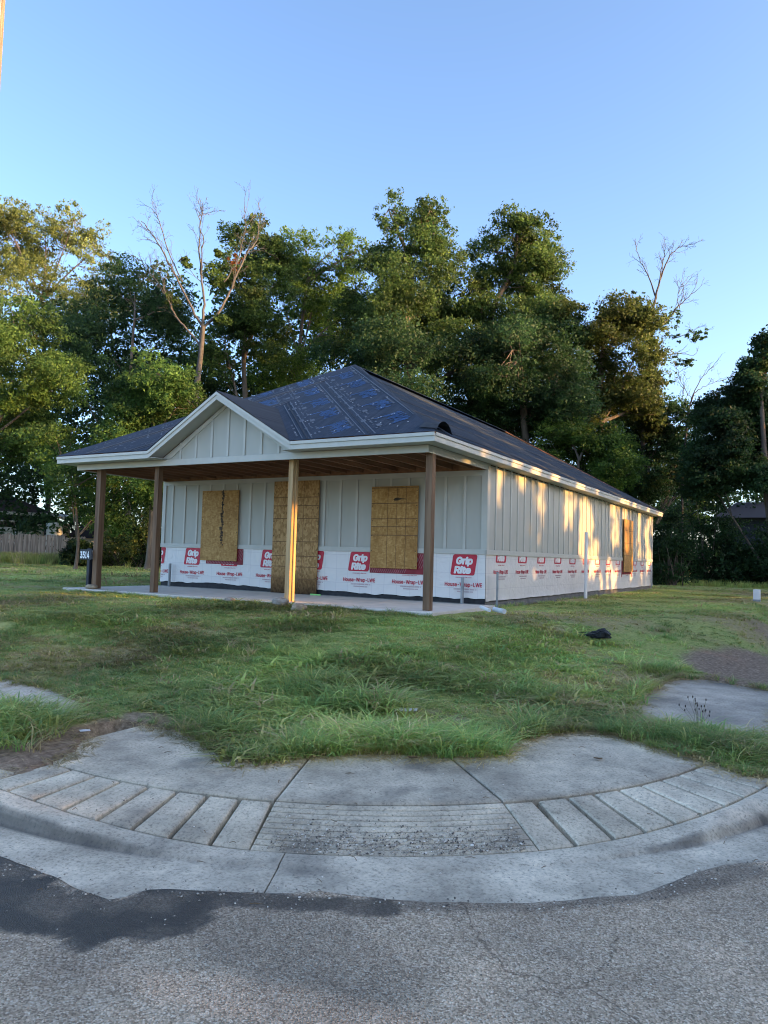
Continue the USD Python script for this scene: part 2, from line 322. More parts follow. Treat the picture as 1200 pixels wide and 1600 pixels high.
# soil under the grass: green thatch, dry straw and bare brown dirt by primvars
mat('soil', {'g': ('geometry', {}), 'n': ('noise_texture', {'scale': 22., 'detail': 5.0, 'roughness': .7}),
             'gr': ('rgb_ramp', {'ramp': [(.3, (.17, .20, .06)), (.55, (.34, .37, .115)), (.75, (.5, .45, .2))]}), 'dr': ('rgb_ramp', {'ramp': [(.3, (.18, .14, .075)), (.55, (.36, .28, .155)), (.8, (.56, .45, .27))]}),
             'so': ('rgb_ramp', {'ramp': [(.3, (.12, .083, .058)), (.55, (.28, .20, .14)), (.78, (.5, .39, .28))]}),
             'a1': ('attribute', {'attribute': 'dry'}), 'a2': ('attribute', {'attribute': 'dirt'}), 'm1': ('mix_color', {}), 'm2': ('mix_color', {}),
             'bp': ('bump', {'strength': .8, 'distance': .03}), 'p': ('principled_bsdf', {'roughness': .95, 'specular_ior_level': .15})},
    [('g.position', 'n.vector'), ('n.fac', 'gr.fac'), ('n.fac', 'dr.fac'), ('n.fac', 'so.fac'), ('a1.fac', 'm1.fac'), ('gr.color', 'm1.a'), ('dr.color', 'm1.b'), ('a2.fac', 'm2.fac'),
     ('m1.result', 'm2.a'), ('so.color', 'm2.b'), ('m2.result', 'p.base_color'), ('n.fac', 'bp.height'), ('bp.normal', 'p.normal')])

def prim_float(prim, name, values):
    UsdGeom.PrimvarsAPI(prim).CreatePrimvar(name, Sdf.ValueTypeNames.FloatArray, 'vertex').Set(Vt.FloatArray.FromNumpy(np.asarray(values, np.float32)))
# ------------------------------------------------------------------ the lie of the land
CX, CY, R0 = 1.456, -4.108, 3.79           # the corner's kerb: centre and radius of the back of the kerb
S = .666                                   # top of the porch slab
UX, UY = -.518, .855

def corner(x, y):
    qx, qy = np.maximum(x - CX, 0), np.minimum(y - CY, 0)
    r = np.hypot(qx, qy)
    th = np.degrees(np.arctan2(qy, qx + 1e-9))
    # kerb lines run on straight beyond the corner
    return r, np.where(r < 1e-6, -56., th)

def along(x, y):
    """the angle round the corner, running on past the ends so that the flares keep their length"""
    r, th = corner(x, y)
    th = np.where(x < CX, -90 - np.degrees((CX - x) / R0), th)
    return np.where(y > CY, np.degrees((y - CY) / R0), th)

def kerb_height(th):
    return .012 + .092 * np.maximum(sstep(-th, 66, 94), sstep(th, -46, -14))

def z_base(x, y):
    x, y = np.asarray(x, float), np.asarray(y, float)
    r, _ = corner(x, y)
    s = R0 - r
    k = kerb_height(along(x, y))
    walk = k + (.118 - k) * np.clip(s / .5, 0, 1) + .022 * np.clip(s - .5, 0, 1.5)
    e = np.minimum(CX + R0 - x + np.maximum(y + 2, 0) * .5, y - (CY - R0))
    t = (x - CX) * UX + (y - CY) * UY
    rise = .435 * sstep(t, -2.3, 4.6) * np.clip((e - 1.45) / 2.8, 0, 1) * np.clip((CX + R0 - x - .15) / .9, 0, 1)
    return np.where(s < 0, 0., walk + rise)

# concrete that shows: the ramp's landing, and the two old walks that the grass has left bare
POLY_RAMP = Polygon([(-80, -7.74), (.6, -7.74), (1.17, -7.69), (1.12, -7.32), (.92, -7.02), (.55, -6.72), (.62, -6.5), (.86, -6.42), (1.25, -6.46), (1.5, -6.53), (1.8, -6.67), (2.02, -6.73), (2.2, -6.74), (2.32, -6.66), (2.42, -6.42), (2.52, -6.28),
                     (2.8, -6.08), (3.18, -5.86), (3.42, -5.68), (3.5, -5.55), (3.42, -5.25), (3.46, -4.95), (3.6, -4.72), (3.85, -4.5), (4.0, -4.46), (4.26, -4.62), (4.51, -4.76), (4.8, -4.88),
                     (4.99, -5.01), (5.13, -4.95), (5.15, -4.0), (5.15, 90), (60, 90), (60, -60), (-80, -60)])
POLY_R = Polygon([(3.93, -3.45), (3.80, -2.4), (3.92, -1.25), (4.26, -.8), (4.9, -1.05), (5.08, -1.1), (5.08, -3.86), (4.56, -3.76), (4.1, -3.8)])
POLY_L = Polygon([(-12, -5.98), (-1.0, -6.0), (-.2, -6.2), (.2, -6.48), (.25, -6.75), (-.2, -7.05), (-12, -7.1)])
HARD = shapely.union_all([POLY_RAMP, POLY_R, POLY_L])

def hard_dist(x, y):
    """metres to the edge of bare concrete: positive on the grass side"""
    p = shapely.points(np.ravel(x), np.ravel(y))
    d = shapely.distance(p, HARD.boundary)
    return np.where(shapely.contains(HARD, p), -d, d).reshape(np.shape(x))

def lawn_z(x, y):
    return z_base(x, y) + .015 + .08 * (fb(x, y, .7, 3) - .5) + .05 * (fb(x, y, 3.1, 5) - .5)

def dirt_field(x, y):
    n = fb(x, y, 1.6, 11)
    def blob(cx, cy, rx, ry, n=n):
        return 1 - sstep(((x - cx) / rx) ** 2 + ((y - cy) / ry) ** 2 + 1.6 * (n - .5), .55, 1.1)
    d = blob(4.75, .55, 1.0, 1.7)
    d = np.maximum(d, .8 * blob(4.9, 4.6, .7, 1.2))
    d = np.maximum(d, blob(.88, -7.05, .55, .72))
    d = np.maximum(d, .9 * blob(1.0, -6.3, .5, .17))
    d = np.maximum(d, .6 * blob(2.45, -4.9, .5, .35))
    d = np.maximum(d, .5 * blob(1.6, -3.0, .8, .35))
    return np.clip(np.maximum(d, .8 * blob(-.1, -7.5, 1.2, .2)), 0, 1)

def dry_field(x, y, hd):
    n = sstep(.62 * fb(x, y, .55, 21) + .38 * fb(x, y, 2.3, 23), .47, .66)
    return np.clip(n * .8 + .9 * (1 - sstep(hd, .0, .22)), 0, 1)

def grid_axis(*parts):
    return np.unique(np.round(np.concatenate([np.linspace(*p) for p in parts]), 4))

gx = grid_axis((-400, -60, 18), (-60, -12, 49), (-12, -2, 51), (-2, 5.4, 170), (5.4, 8, 6), (8, 60, 27), (60, 400, 18))
gy = grid_axis((-400, -40, 18), (-40, -8.2, 30), (-8.2, -7.4, 10), (-7.4, .2, 170), (.2, 20, 100), (20, 60, 40), (60, 600, 24))
X, Y = np.meshgrid(gx, gy)
hd = hard_dist(X, Y)
Z = lawn_z(X, Y)
r_, _t = corner(X, Y)
off = r_ - R0
Z = np.where(hd > 0, Z - .02 * (1 - sstep(hd, 0, .12)), z_base(X, Y) - .06)
Z = np.where(off > 0, -.07, Z)
Z = np.where(off > 11, .1 + .04 * fb(X, Y, .3, 8), Z)
inside = (X > -8.6) & (X < .14) & (Y > -.05) & (Y < 18.5)
Z = np.where(inside, np.minimum(Z, S - .25), Z)
ny, nx = X.shape
ii = np.arange(nx * ny).reshape(ny, nx)
gf = np.stack([ii[:-1, :-1], ii[:-1, 1:], ii[1:, 1:], ii[1:, :-1]], -1).reshape(-1, 4)
ground = obj('ground', (np.c_[X.ravel(), Y.ravel(), Z.ravel()], gf), M['soil'], smooth=True, kind='structure')
dirt = dirt_field(X, Y)
prim_float(ground, 'dry', dry_field(X, Y, hd).ravel())
prim_float(ground, 'dirt', np.where(hd < 0, .8, dirt).ravel())

# ------------------------------------------------------------------ street
def path_frames(us):
    """points and outward normals along the back of the kerb; u = 0 at the corner's start (angle -90), L1 at its end"""
    L1 = R0 * PI / 2
    P, N, TH = [], [], []
    for u in us:
        if u < 0:
            P.append((CX + u, CY - R0)); N.append((0, -1)); TH.append(-90 + math.degrees(u / R0))
        elif u > L1:
            P.append((CX + R0, CY + (u - L1))); N.append((1, 0)); TH.append(math.degrees((u - L1) / R0))
        else:
            a = -PI / 2 + u / R0
            P.append((CX + R0 * math.cos(a), CY + R0 * math.sin(a))); N.append((math.cos(a), math.sin(a))); TH.append(math.degrees(a))
    return np.array(P), np.array(N), np.array(TH)

L1 = R0 * PI / 2
us = grid_axis((-70, -6, 20), (-6, -.5, 56), (-.5, L1 + .5, 330), (L1 + .5, L1 + 8, 50), (L1 + 8, L1 + 90, 20))
offs = np.concatenate([[0., .012], np.linspace(.03, 2.3, 85), np.linspace(2.5, 10.5, 16)])
P, N, TH = path_frames(us)
edge_th = np.array([-140, -100, -90, -83, -77.3, -74.5, -72.5, -71.2, -67.7, -63.8, -61.3, -55.8, -50, -46.1, -41.8, -37.5, -33.5, -30, -22, -10, 0, 60])
edge_r = np.array([4.30, 4.26, 4.22, 4.24, 4.33, 4.40, 4.43, 4.29, 4.25, 4.24, 4.19, 4.28, 4.32, 4.35, 4.35, 4.26, 4.22, 4.27, 4.27, 4.25, 4.28, 4.28])
er = np.interp(TH, edge_th, edge_r) + .05 * (fb(us, us * 0, 1.7, 31) - .5) + .035 * (fb(us, us * 0, 9., 33) - .5)
PT = P[:, None] + N[:, None] * ((er - R0)[:, None] + offs[None, :])[..., None]
AX, AY = PT[..., 0], PT[..., 1]
rough = .010 * (fb(AX, AY, 2.0, 41) - .5) + .006 * (fb(AX, AY, 11., 43, 2) - .5)
AZ = .016 + rough + .05 * sstep(offs, 0, 5)[None, :]
AZ[:, 0] = -.03
na, nb = AX.shape
ii = np.arange(na * nb).reshape(na, nb)
af = np.stack([ii[:-1, :-1], ii[:-1, 1:], ii[1:, 1:], ii[1:, :-1]], -1).reshape(-1, 4)[:, ::-1]
street = obj('street', (np.c_[AX.ravel(), AY.ravel(), AZ.ravel()], af), M['asphalt'], smooth=True, kind='structure')
def near_line(x, y, pts, w):
    d = shapely.distance(shapely.points(np.ravel(x), np.ravel(y)), LineString(pts)).reshape(np.shape(x))
    return d / w
wn = fb(AX, AY, 2.6, 51, 4) - .5
wn2 = fb(AX, AY, 12., 53, 3) - .5
d1 = near_line(AX, AY, [(1.2, -8.42), (1.9, -8.42), (2.45, -8.6), (2.9, -8.5), (3.08, -8.32)], .235)
d2 = near_line(AX, AY, [(2.9, -8.2), (3.3, -8.02), (3.62, -7.86), (3.78, -7.78)], .085)
d3 = near_line(AX, AY, [(4.75, -6.95), (4.98, -6.6), (5.1, -6.42)], .10)
d4 = near_line(AX, AY, [(3.7, -7.8), (4.3, -7.42), (4.7, -7.05)], .05)
brk = .84 + .16 * sstep(fb(AX, AY, 7., 58, 4), .36, .58)
wet = brk * np.maximum.reduce([1 - sstep(d1 + 1.5 * wn + 1.1 * wn2, .84, 1.0), .9 * (1 - sstep(d2 + 1.5 * wn + .9 * wn2, .8, 1.1)), .55 * (1 - sstep(d3 + 1.5 * wn, .5, 1.3)), .5 * (1 - sstep(d4 + 1.5 * wn, .5, 1.4))])
wet = np.maximum(wet, .3 * sstep(fb(AX, AY, 1.1, 57), .62, .72))
prim_float(street, 'wet', wet.ravel())

# ------------------------------------------------------------------ kerb, gutter and the corner's ramp
def grid_mesh(VX, VY, VZ, skirt=.05):
    n, m = VX.shape
    ii = np.arange(n * m).reshape(n, m)
    f = np.stack([ii[:-1, :-1], ii[1:, :-1], ii[1:, 1:], ii[:-1, 1:]], -1).reshape(-1, 4)
    v = np.c_[VX.ravel(), VY.ravel(), VZ.ravel()]
    a = (VX[1, 0] - VX[0, 0]) * (VY[0, 1] - VY[0, 0]) - (VY[1, 0] - VY[0, 0]) * (VX[0, 1] - VX[0, 0])
    rim = np.concatenate([ii[0, :-1], ii[:-1, -1], ii[-1, :0:-1], ii[:0:-1, 0]])
    low = v[rim] - [0, 0, skirt]
    k = np.arange(len(rim)); k2 = (k + 1) % len(rim)
    g = np.stack([rim[k2], rim[k], len(v) + k, len(v) + k2], 1)
    if a < 0:
        f, g = f[:, ::-1], g[:, ::-1]
    return np.vstack([v, low]), np.vstack([f, g]), len(rim)

def eased(n, e):
    """0..1 with a narrow first and last step for a worn edge"""
    return np.concatenate([[0, e], np.linspace(e, 1 - e, n)[1:-1], [1 - e, 1]])

def stain_of(x, y):
    s = .19 * sstep(fb(x, y, 1.3, 61, 4), .50, .70)
    s = s + .26 * sstep(fb(x, y, 5.5, 63, 3), .56, .75) + .14 * sstep(fb(x, y, 14., 65, 3), .5, .7)
    return np.clip(s, 0, 1)

def polar_piece(name, th0, th1, r0, r1, mtl, parent, nt=8, nr=8, gap=.008, skew=0., drop=.009, zadd=0.):
    a = eased(nt, min(.2, .012 / (math.radians(th1 - th0) * r1)))
    b = eased(nr, min(.2, .012 / (r1 - r0)))
    A, B = np.meshgrid(a, b, indexing='ij')
    rr = r0 + gap + (r1 - r0 - 2 * gap) * B
    g = np.degrees(gap / rr)
    tt = th0 + g + (th1 - th0 - 2 * g) * A + skew * (1 - B)
    x, y = path_xy(tt, rr)
    z = z_base(x, y) + zadd + .004 * (fb(x, y, 6., 71) - .5)
    edge = (A == 0) | (A == 1) | (B == 0) | (B == 1)
    z = z - drop * edge
    v, f, n = grid_mesh(x, y, z)
    p = obj(name, (v, f), mtl, parent, smooth=40)
    return p

def path_xy(tt, rr):
    """angle round the corner (running on straight past its ends) and radius -> x, y"""
    a = np.radians(np.clip(tt, -90, 0))
    x = CX + rr * np.cos(a); y = CY + rr * np.sin(a)
    x = np.where(tt < -90, CX + np.radians(tt + 90) * R0, x); y = np.where(tt < -90, CY - rr, y)
    x = np.where(tt > 0, CX + rr, x); y = np.where(tt > 0, CY + np.radians(tt) * R0, y)
    return x, y

kerb = thing('kerb', kind='structure')
prof = [(3.795, -.004), (3.80, 0.), (3.85, 0.), (3.90, -.004), (3.93, -.018), (3.945, -.045), (3.955, -.075), (3.968, -1.), (4.0, -1.), (4.06, -1.), (4.15, -1.), (4.25, -1.), (4.36, -1.), (4.52, -1.)]
for k, (t0, t1) in enumerate([(-260, -118), (-118, -64.5), (-64.5, -18), (-18, 60), (60, 700)]):
    n = max(12, int((t1 - t0) / .35)) if -125 < t0 < -15 else 24
    tt = np.linspace(t0 + .05, t1 - .05, n)
    T, RR = np.meshgrid(tt, [p[0] for p in prof], indexing='ij')
    wob = .012 * (fb(T, RR * 0, .35, 81) - .5)
    x, y = path_xy(T, RR + wob)
    kh = kerb_height(T)
    dz = np.array([p[1] for p in prof])[None, :]
    pan = .004 + .012 * (RR - 3.968) + .004 * (fb(x, y, 3., 83) - .5)
    z = np.where(dz > -.5, np.maximum(kh + dz * np.clip(kh / .11, .05, 1), pan), pan)
    z += .004 * (fb(x, y, 7., 85) - .5)
    chip = (T > -38) & (T < -18)                         # the broken kerb face at the right
    z = np.where(chip & (RR > 3.86) & (RR < 3.96), z - .035 * sstep(fb(x, y, 6., 87), .4, .62) * np.clip(kh / .1, 0, 1), z)
    v, f, nr_ = grid_mesh(x, y, z)
    p = obj('kerb_section', (v, f), M['concrete_worn'], kerb, smooth=50)
    st = stain_of(x, y) + .85 * (1 - sstep(np.abs(RR - 3.957), .012, .055)) * np.clip(kh / .07, 0, 1) * np.where(T < -60, 1., .35) + .22 * sstep(RR, 4.02, 4.28) * sstep(fb(x, y, 1.4, 89), .35, .6)
    st += .55 * chip * (1 - sstep(np.abs(RR - 3.95), .01, .05)) * sstep(fb(x, y, 4., 91), .42, .6)
    vn = UsdGeom.Mesh(p).GetPointsAttr().Get()
    pts = np.array(vn)
    from scipy.spatial import cKDTree
    idx = cKDTree(np.c_[x.ravel(), y.ravel()]).query(pts[:, :2])[1]
    prim_float(p, 'stain', np.clip(st, 0, .85).ravel()[idx])

walk = thing('sidewalk', kind='structure')
def stain_prim(p, extra=None):
    pts = np.array(UsdGeom.Mesh(p).GetPointsAttr().Get())
    s = stain_of(pts[:, 0], pts[:, 1])
    if extra is not None:
        s = s + extra(pts[:, 0], pts[:, 1])
    prim_float(p, 'stain', np.clip(s, 0, .8))

# landings behind the flares and the ramp
for t0, t1, nm in ((-100, -67.4, 'landing_slab'), (-67.4, -44.6, 'landing_slab'), (-44.6, -2, 'landing_slab')):
    p = polar_piece(nm, t0, t1, 1.75, 3.315, M['concrete'], walk, 40, 30)
    stain_prim(p, lambda x, y: .25 * (1 - sstep(hard_dist(x, y) + .12 * fb(x, y, 4., 95), -.12, .03)))
# wedge bricks of the two flares
tl = [-126.5, -123, -119.4, -115.8, -112.2, -108.6, -105, -101.6, -98.3, -95, -91.6, -88.0, -84.4, -80.8, -77.4, -74.0, -70.6, -67.2]
for a, b in zip(tl[:-1], tl[1:]):
    stain_prim(polar_piece('flare_slab', a, b, 3.32, 3.785, M['concrete'], walk, 5, 7, .014, -.25 if a < -69 else 0.), lambda x, y: .12 + 0 * x)
tr = [-44.8, -41.3, -37.7, -34.4, -30.9, -27.4, -23.9, -20.4, -16.9, -13.4, -10, -6.5, -3, .5, 4, 7.5]
for a, b in zip(tr[:-1], tr[1:]):
    if path_xy(np.array(b), 3.5)[1] < -4.7:
        stain_prim(polar_piece('flare_slab', a, b, 3.32, 3.785, M['concrete'], walk, 5, 7, .014, .25 if a > -43 else 0.), lambda x, y: .08 + 0 * x)
# the ramp's ribs
redge = np.linspace(3.325, 3.785, 10)
for a, b in zip(redge[:-1], redge[1:]):
    stain_prim(polar_piece('ramp_rib', -67.3, -44.7, a, b, M['concrete'], walk, 26, 4, .0035, 0., .004), lambda x, y: .28 * sstep(fb(x, y, 3., 97), .45, .65))
# old walks at the right and the left
def plate(x0, x1, y0, y1, mtl, n=16):
    a = eased(n, .012 / (x1 - x0)); b = eased(n, .012 / (y1 - y0))
    A, B = np.meshgrid(a, b, indexing='ij')
    x = x0 + (x1 - x0) * A; y = y0 + (y1 - y0) * B
    z = z_base(x, y) + .004 * (fb(x, y, 6., 71) - .5) - .006 * ((A == 0) | (A == 1) | (B == 0) | (B == 1))
    v, f, n = grid_mesh(x, y, z)
    stain_prim(obj('walk_slab', (v, f), mtl, walk, smooth=40), lambda x, y: .3 * sstep(fb(x, y, 1.1, 99), .45, .7))
for y0, y1 in ((-4.25, -2.32), (-2.31, -.4)):
    plate(3.72, 5.12, y0, y1, M['concrete_old'])
for x0, x1 in ((-1.35, .3), (-3.0, -1.36), (-4.6, -3.01), (-6.2, -4.61)):
    plate(x0, x1, -7.15, -5.9, M['concrete_old'])
# ------------------------------------------------------------------ the house (its own z = 0 is the top of the porch slab)
house = thing('unfinished_house', 'unfinished single-storey house with grey board siding, boarded windows and open front porch', 'house', (0, 0, S))
W, PD, LEN = 8.476, 2.479, 16.08
YB = PD + LEN                        # back wall
ZT, ZTR = 2.53, .937                 # top of the siding, foot of the trim band
OV, ZF0, ZF1 = .281, 2.649, 2.779    # eaves
EF = -.338
XM, AYR, AZR = -W / 2, 4.354, 5.417
GX0, GX1, GZ = -5.993, -2.503, 3.804
GXM = (GX0 + GX1) / 2
rng = np.random.default_rng(11)

obj('porch_slab', cbx(-8.66, .2, -.11, PD + .02, -.24, 0, .012), M['concrete_slab'], house)
obj('foundation', bx(-W + .02, -.012, PD + .021, YB - .02, -.5, .03), M['foundation'], house)

# walls: panels, battens, trim, wrap
T = .1
obj('core_wall', [bx(-W + .03, -.03, PD + .03, PD + .12, .03, 2.64), bx(-.13, -.03, PD + .12, YB - .12, .03, 2.64), bx(-W + .03, -W + .13, PD + .12, YB - .12, .03, 2.64), bx(-W + .03, -.03, YB - .12, YB - .03, .03, 2.64)], M['foundation'], house)
x = -W
while x < -.02:
    x1 = min(x + 1.219, 0)
    obj('siding_panel', bx(x + .001, x1 - .001, PD, PD + .028, ZTR + .02, ZT), M['paint'], house)
    x = x1
y = PD
while y < YB - .02:
    y1 = min(y + 1.219, YB)
    obj('siding_panel', bx(-.028, 0, y + .001 + (.029 if y == PD else 0), y1 - .001, ZTR + .02, ZT + .1), M['paint'], house)
    y = y1
obj('siding_panel', bx(-W, -W + .028, PD + .03, YB, ZTR, ZT + .1), M['paint'], house)
obj('siding_panel', bx(-W + .03, -.03, YB - .028, YB, .05, ZT + .1), M['paint'], house)
x = -.044 - .40
while x > -W + .15:
    obj('batten', cbx(x - .03, x + .03, PD - .018, PD + .001, ZTR + .095, ZT - .095, .003), M['paint_trim'], house)
    x -= .4065
y = PD + .44
while y < YB - .15:
    obj('batten', cbx(-.001, .018, y - .028, y + .028, ZTR + .095, ZT + .12, .003), M['paint_trim'], house)
    y += .4065
obj('corner_board', cbx(-.10, .022, PD - .022, PD - .001, ZTR, ZT + .005, .003), M['paint_trim'], house)
obj('corner_board', cbx(.001, .023, PD, PD + .10, ZTR, ZT + .12, .003), M['paint_trim'], house)
obj('corner_board', cbx(-W - .022, -W + .09, PD - .022, PD - .001, ZTR, ZT + .005, .003), M['paint_trim'], house)
obj('corner_board', cbx(.001, .023, YB - .09, YB, ZTR, ZT + .12, .003), M['paint_trim'], house)
obj('band_board', cbx(-W - .024, .024, PD - .03, PD - .002, ZTR, ZTR + .095, .004), M['paint_trim'], house)
obj('band_board', cbx(.002, .03, PD - .03, YB, ZTR - .004, ZTR + .091, .004), M['paint_trim'], house)
obj('frieze_board', cbx(-W + .02, -.02, PD - .026, PD - .002, ZT - .10, ZT, .003), M['paint_trim'], house)

obj('sill_plate', bx(-W + .01, -.01, PD + .012, PD + .0205, .0125, .3), M['black_felt'], house)
# house wrap: front (hung, waved along its foot) and right side, with the maker's print on it
def wrap_sheet(u0, u1, z0, z1, n, m, seed, ragged):
    U, V = np.meshgrid(np.linspace(u0, u1, n), np.linspace(0, 1, m), indexing='ij')
    foot = z0 + ragged * (fb(U, U * 0, .9, seed) - .35) + ragged * .5 * (fb(U, U * 0, 5., seed + 1) - .5)
    Zw = foot + (z1 - foot) * V
    bulge = .05 * (fb(U, Zw, 2.1, seed + 2) - .5) * (1 - sstep(Zw, .05, .30)) + .006 * fb(U, Zw, 5., seed + 3) + .03 * (1 - sstep(Zw, .0, .16)) * (fb(U, Zw * 0, 6., seed + 4))
    return U, Zw, bulge
def sheet_faces(n, m):
    ii = np.arange(n * m).reshape(n, m)
    return np.stack([ii[:-1, :-1], ii[1:, :-1], ii[1:, 1:], ii[:-1, 1:]], -1).reshape(-1, 4)
U, Zw, B = wrap_sheet(-W, -.0, .085, ZTR + .01, 150, 26, 201, .12)
wf = obj('house_wrap', (np.c_[U.ravel(), (PD - .002 - np.maximum(B, 0) - .002).ravel(), Zw.ravel()], sheet_faces(150, 26)), M['wrap'], house, smooth=True)
U, Zw, B = wrap_sheet(PD, YB - .01, .06, ZTR + .01, 200, 26, 301, .05)
ws = obj('house_wrap', (np.c_[(.004 + np.maximum(B, 0)).ravel(), U.ravel(), Zw.ravel()], sheet_faces(200, 26)), M['wrap'], house, smooth=True)

def logo_shapes():
    w, h = .50, .395
    red = sbox(0, 0, w, h).buffer(-.04).buffer(.04)
    red = affinity.affine_transform(red, [1, .15, 0, 1, 0, 0])
    a = affinity.translate(fit_text('Grip', .35, .145, 7, .17), .105, .215)
    b = affinity.translate(fit_text('Rite', .35, .145, 7, .17), .07, .04)
    white = shapely.union_all([a, b])
    name = fit_text('House-Wrap-LWE', .77, .078, 3)
    url = fit_text('www.grip-rite.com', .33, .02, 1)
    return red, white, name, url
RED, WHITE, NAME, URL = logo_shapes()
def dashes(ws, h, x0):
    out, x = [], x0
    for w in ws:
        k = 0.
        while k < w:
            out.append(sbox(x + k, 0, x + k + .016, h)); k += .023
        x += w + .022
    return shapely.union_all(out)
SMALL = shapely.union_all([affinity.translate(dashes([.05, .05, .07, .08, .09, .02], .024, 0), 0, .045), dashes([.12, .10, .06], .022, .07)])

def print_front(xc):
    lim = sbox(-W + .01, 0, -.005, ZTR - .003)
    def put(shape, dx, z, mtl, name, d):
        s = affinity.translate(shape, xc + dx, z).intersection(lim)
        if s.area > 1e-4:
            obj(name, vert_front(extr(s, .001), PD - d), mtl, wf, kind='stuff' if name == 'small_print' else None)
    put(RED, -.28, .537, M['red_print'], 'logo_panel', .0115)
    put(WHITE, -.275, .537, M['wrap_print_white'], 'logo_lettering', .0125)
    put(URL, -.165, .487, M['red_print'], 'small_print', .0115)
    put(NAME, -.39, .325, M['red_print'], 'product_lettering', .0115)
    put(SMALL, -.2, .215, M['pink_print'], 'small_print', .0115)
for k in range(8):
    print_front(-.44 - 1.165 * k)
def print_side(yc):
    lim = sbox(PD + .06, 0, YB - .02, ZTR - .006)
    def put(shape, dy, z, mtl, name, d):
        s = affinity.translate(shape, yc + dy, z).intersection(lim)
        if s.area > 1e-4:
            obj(name, vert_side(extr(s, .001), d), mtl, ws, kind='stuff' if name == 'small_print' else None)
    s = affinity.scale(RED, 1.08, 1.0, origin=(0, 0)); w = affinity.scale(WHITE, 1.08, 1.0, origin=(0, 0))
    put(s, -.3, .79, M['red_print'], 'logo_panel', .0105)
    put(w, -.295, .79, M['wrap_print_white'], 'logo_lettering', .0115)
    put(URL, -.17, .735, M['red_print'], 'small_print', .0105)
    put(NAME, -.41, .575, M['red_print'], 'product_lettering', .0105)
    put(SMALL, -.2, .46, M['pink_print'], 'small_print', .0105)
for k in range(13):
    print_side(3.25 + 1.225 * k)

# sheets nailed over the door and the windows
def lines_front(name, x0, x1, zs, xs, z0, z1, y, parent, mtl):
    out = [bx(x0 + .005, x1 - .005, y - .0015, y, z - .008, z + .008) for z in zs] + [bx(a - .005, a + .005, y - .0012, y, z0 + .01, z1 - .01) for a in xs]
    obj(name, out, mtl, parent)
bd = obj('door_board', cbx(-5.02, -3.80, PD - .062, PD - .046, .0, 2.44, .002), M['osb_damp'], house, label='weathered full-height sheet over the doorway')
lines_front('nail_lines', -5.02, -3.80, [2.08, 1.90, 1.62, 1.12, .93 - .12, .58, .32], [-4.42, -4.2], 0, 2.44, PD - .0625, bd, M['osb_line'])
bw = obj('window_board', cbx(-2.495, -1.42, PD - .062, PD - .046, .62, 2.265, .002), M['osb'], house, label='ruled sheet with a dark knot over the right front window')
lines_front('nail_lines', -2.495, -1.42, [2.235, 1.92, 1.61, 1.45, 1.28 - .0], [-2.11, -1.9, -1.69], .62, 2.265, PD - .0625, bw, M['osb_line'])
kn = Polygon([(-1.98, 2.0), (-1.95, 2.025), (-1.88, 2.035), (-1.8, 2.02), (-1.68, 2.005), (-1.68, 1.995), (-1.8, 1.998), (-1.88, 1.975), (-1.96, 1.972)])
obj('knot', vert_front(extr(kn, .0015), PD - .0625), M['osb_black'], bw)
bl = obj('window_board', cbx(-7.15, -6.03, PD - .062, PD - .046, .655, 2.275, .002), M['osb'], house, label='sheet with a smudged dark stripe over the left front window')
st = []
r2 = np.random.default_rng(3)
for z in np.arange(.95, 2.26, .026):
    w = r2.uniform(.01, .055) * (.4 if z < 1.05 else 1); c = -6.505 + r2.normal(0, .012)
    st.append(bx(c - w, c + w * r2.uniform(.3, 1), PD - .0635, PD - .062, z, z + r2.uniform(.02, .05)))
obj('smudged_print', st, M['osb_black'], bl, kind='stuff')
def screws(x0, x1, z0, z1, y, parent):
    st = []
    for z in np.arange(z0 + .05, z1, .3):
        for a in (x0 + .03, x1 - .03):
            st.append(bx(a - .009, a + .009, y - .004, y, z - .009, z + .009))
    obj('screw_heads', st, M['osb_black'], parent, kind='stuff')
screws(-5.02, -3.80, 0, 2.44, PD - .0622, bd); screws(-2.495, -1.42, .62, 2.265, PD - .0622, bw); screws(-7.15, -6.03, .655, 2.275, PD - .0622, bl)
bs = obj('window_board', cbx(.046, .062, 13.64, 14.96, .58, 2.26, .002), M['osb'], house, label='sheet over the window in the long right wall')
obj('nail_lines', [bx(.0622, .0637, 13.65, 14.95, z - .008, z + .008) for z in (1.9, 1.5, 1.1)], M['osb_line'], bs)
obj('board_cleat', [bx(-7.1, -6.1, PD - .045, PD - .003, 1.0, 1.1), bx(-2.45, -1.47, PD - .045, PD - .003, 1.0, 1.1), bx(-4.97, -3.85, PD - .045, PD - .019, 1.2, 1.3), bx(.004, .045, 13.7, 14.9, 1.2, 1.3)], M['joist_wood'], house)

# red flashing tape round the window openings, with pale diagonal strokes
def tape_front(rects, name='flashing_tape'):
    t = obj(name, [bx(a, b, PD - .0155, PD - .0125, c, d) for a, b, c, d in rects], M['dark_red_tape'], house)
    st = []
    for a, b, c, d in rects:
        k = -1.
        reg = sbox(a + .01, c + .01, b - .01, d - .01)
        while k < 1.6:
            q = affinity.translate(Polygon([(0, 0), (.012, 0), (.072, .12), (.06, .12)]), a + k * .5, 0)
            for j in range(6):
                s = affinity.translate(q, j * .0, c + j * .1)
                s = s.intersection(reg)
                if s.area > 2e-4 and s.geom_type == 'Polygon':
                    st.append(vert_front(extr(s, .001), PD - .0156))
            k += .095
    if st:
        obj('tape_print', st, M['tape_stroke'], t, kind='stuff')
tape_front([(-2.52, -1.30, .515, .625), (-1.43, -1.30, .625, ZTR - .004)])
tape_front([(-7.0, -5.88, .575, .665), (-6.05, -5.88, .665, ZTR - .004)])
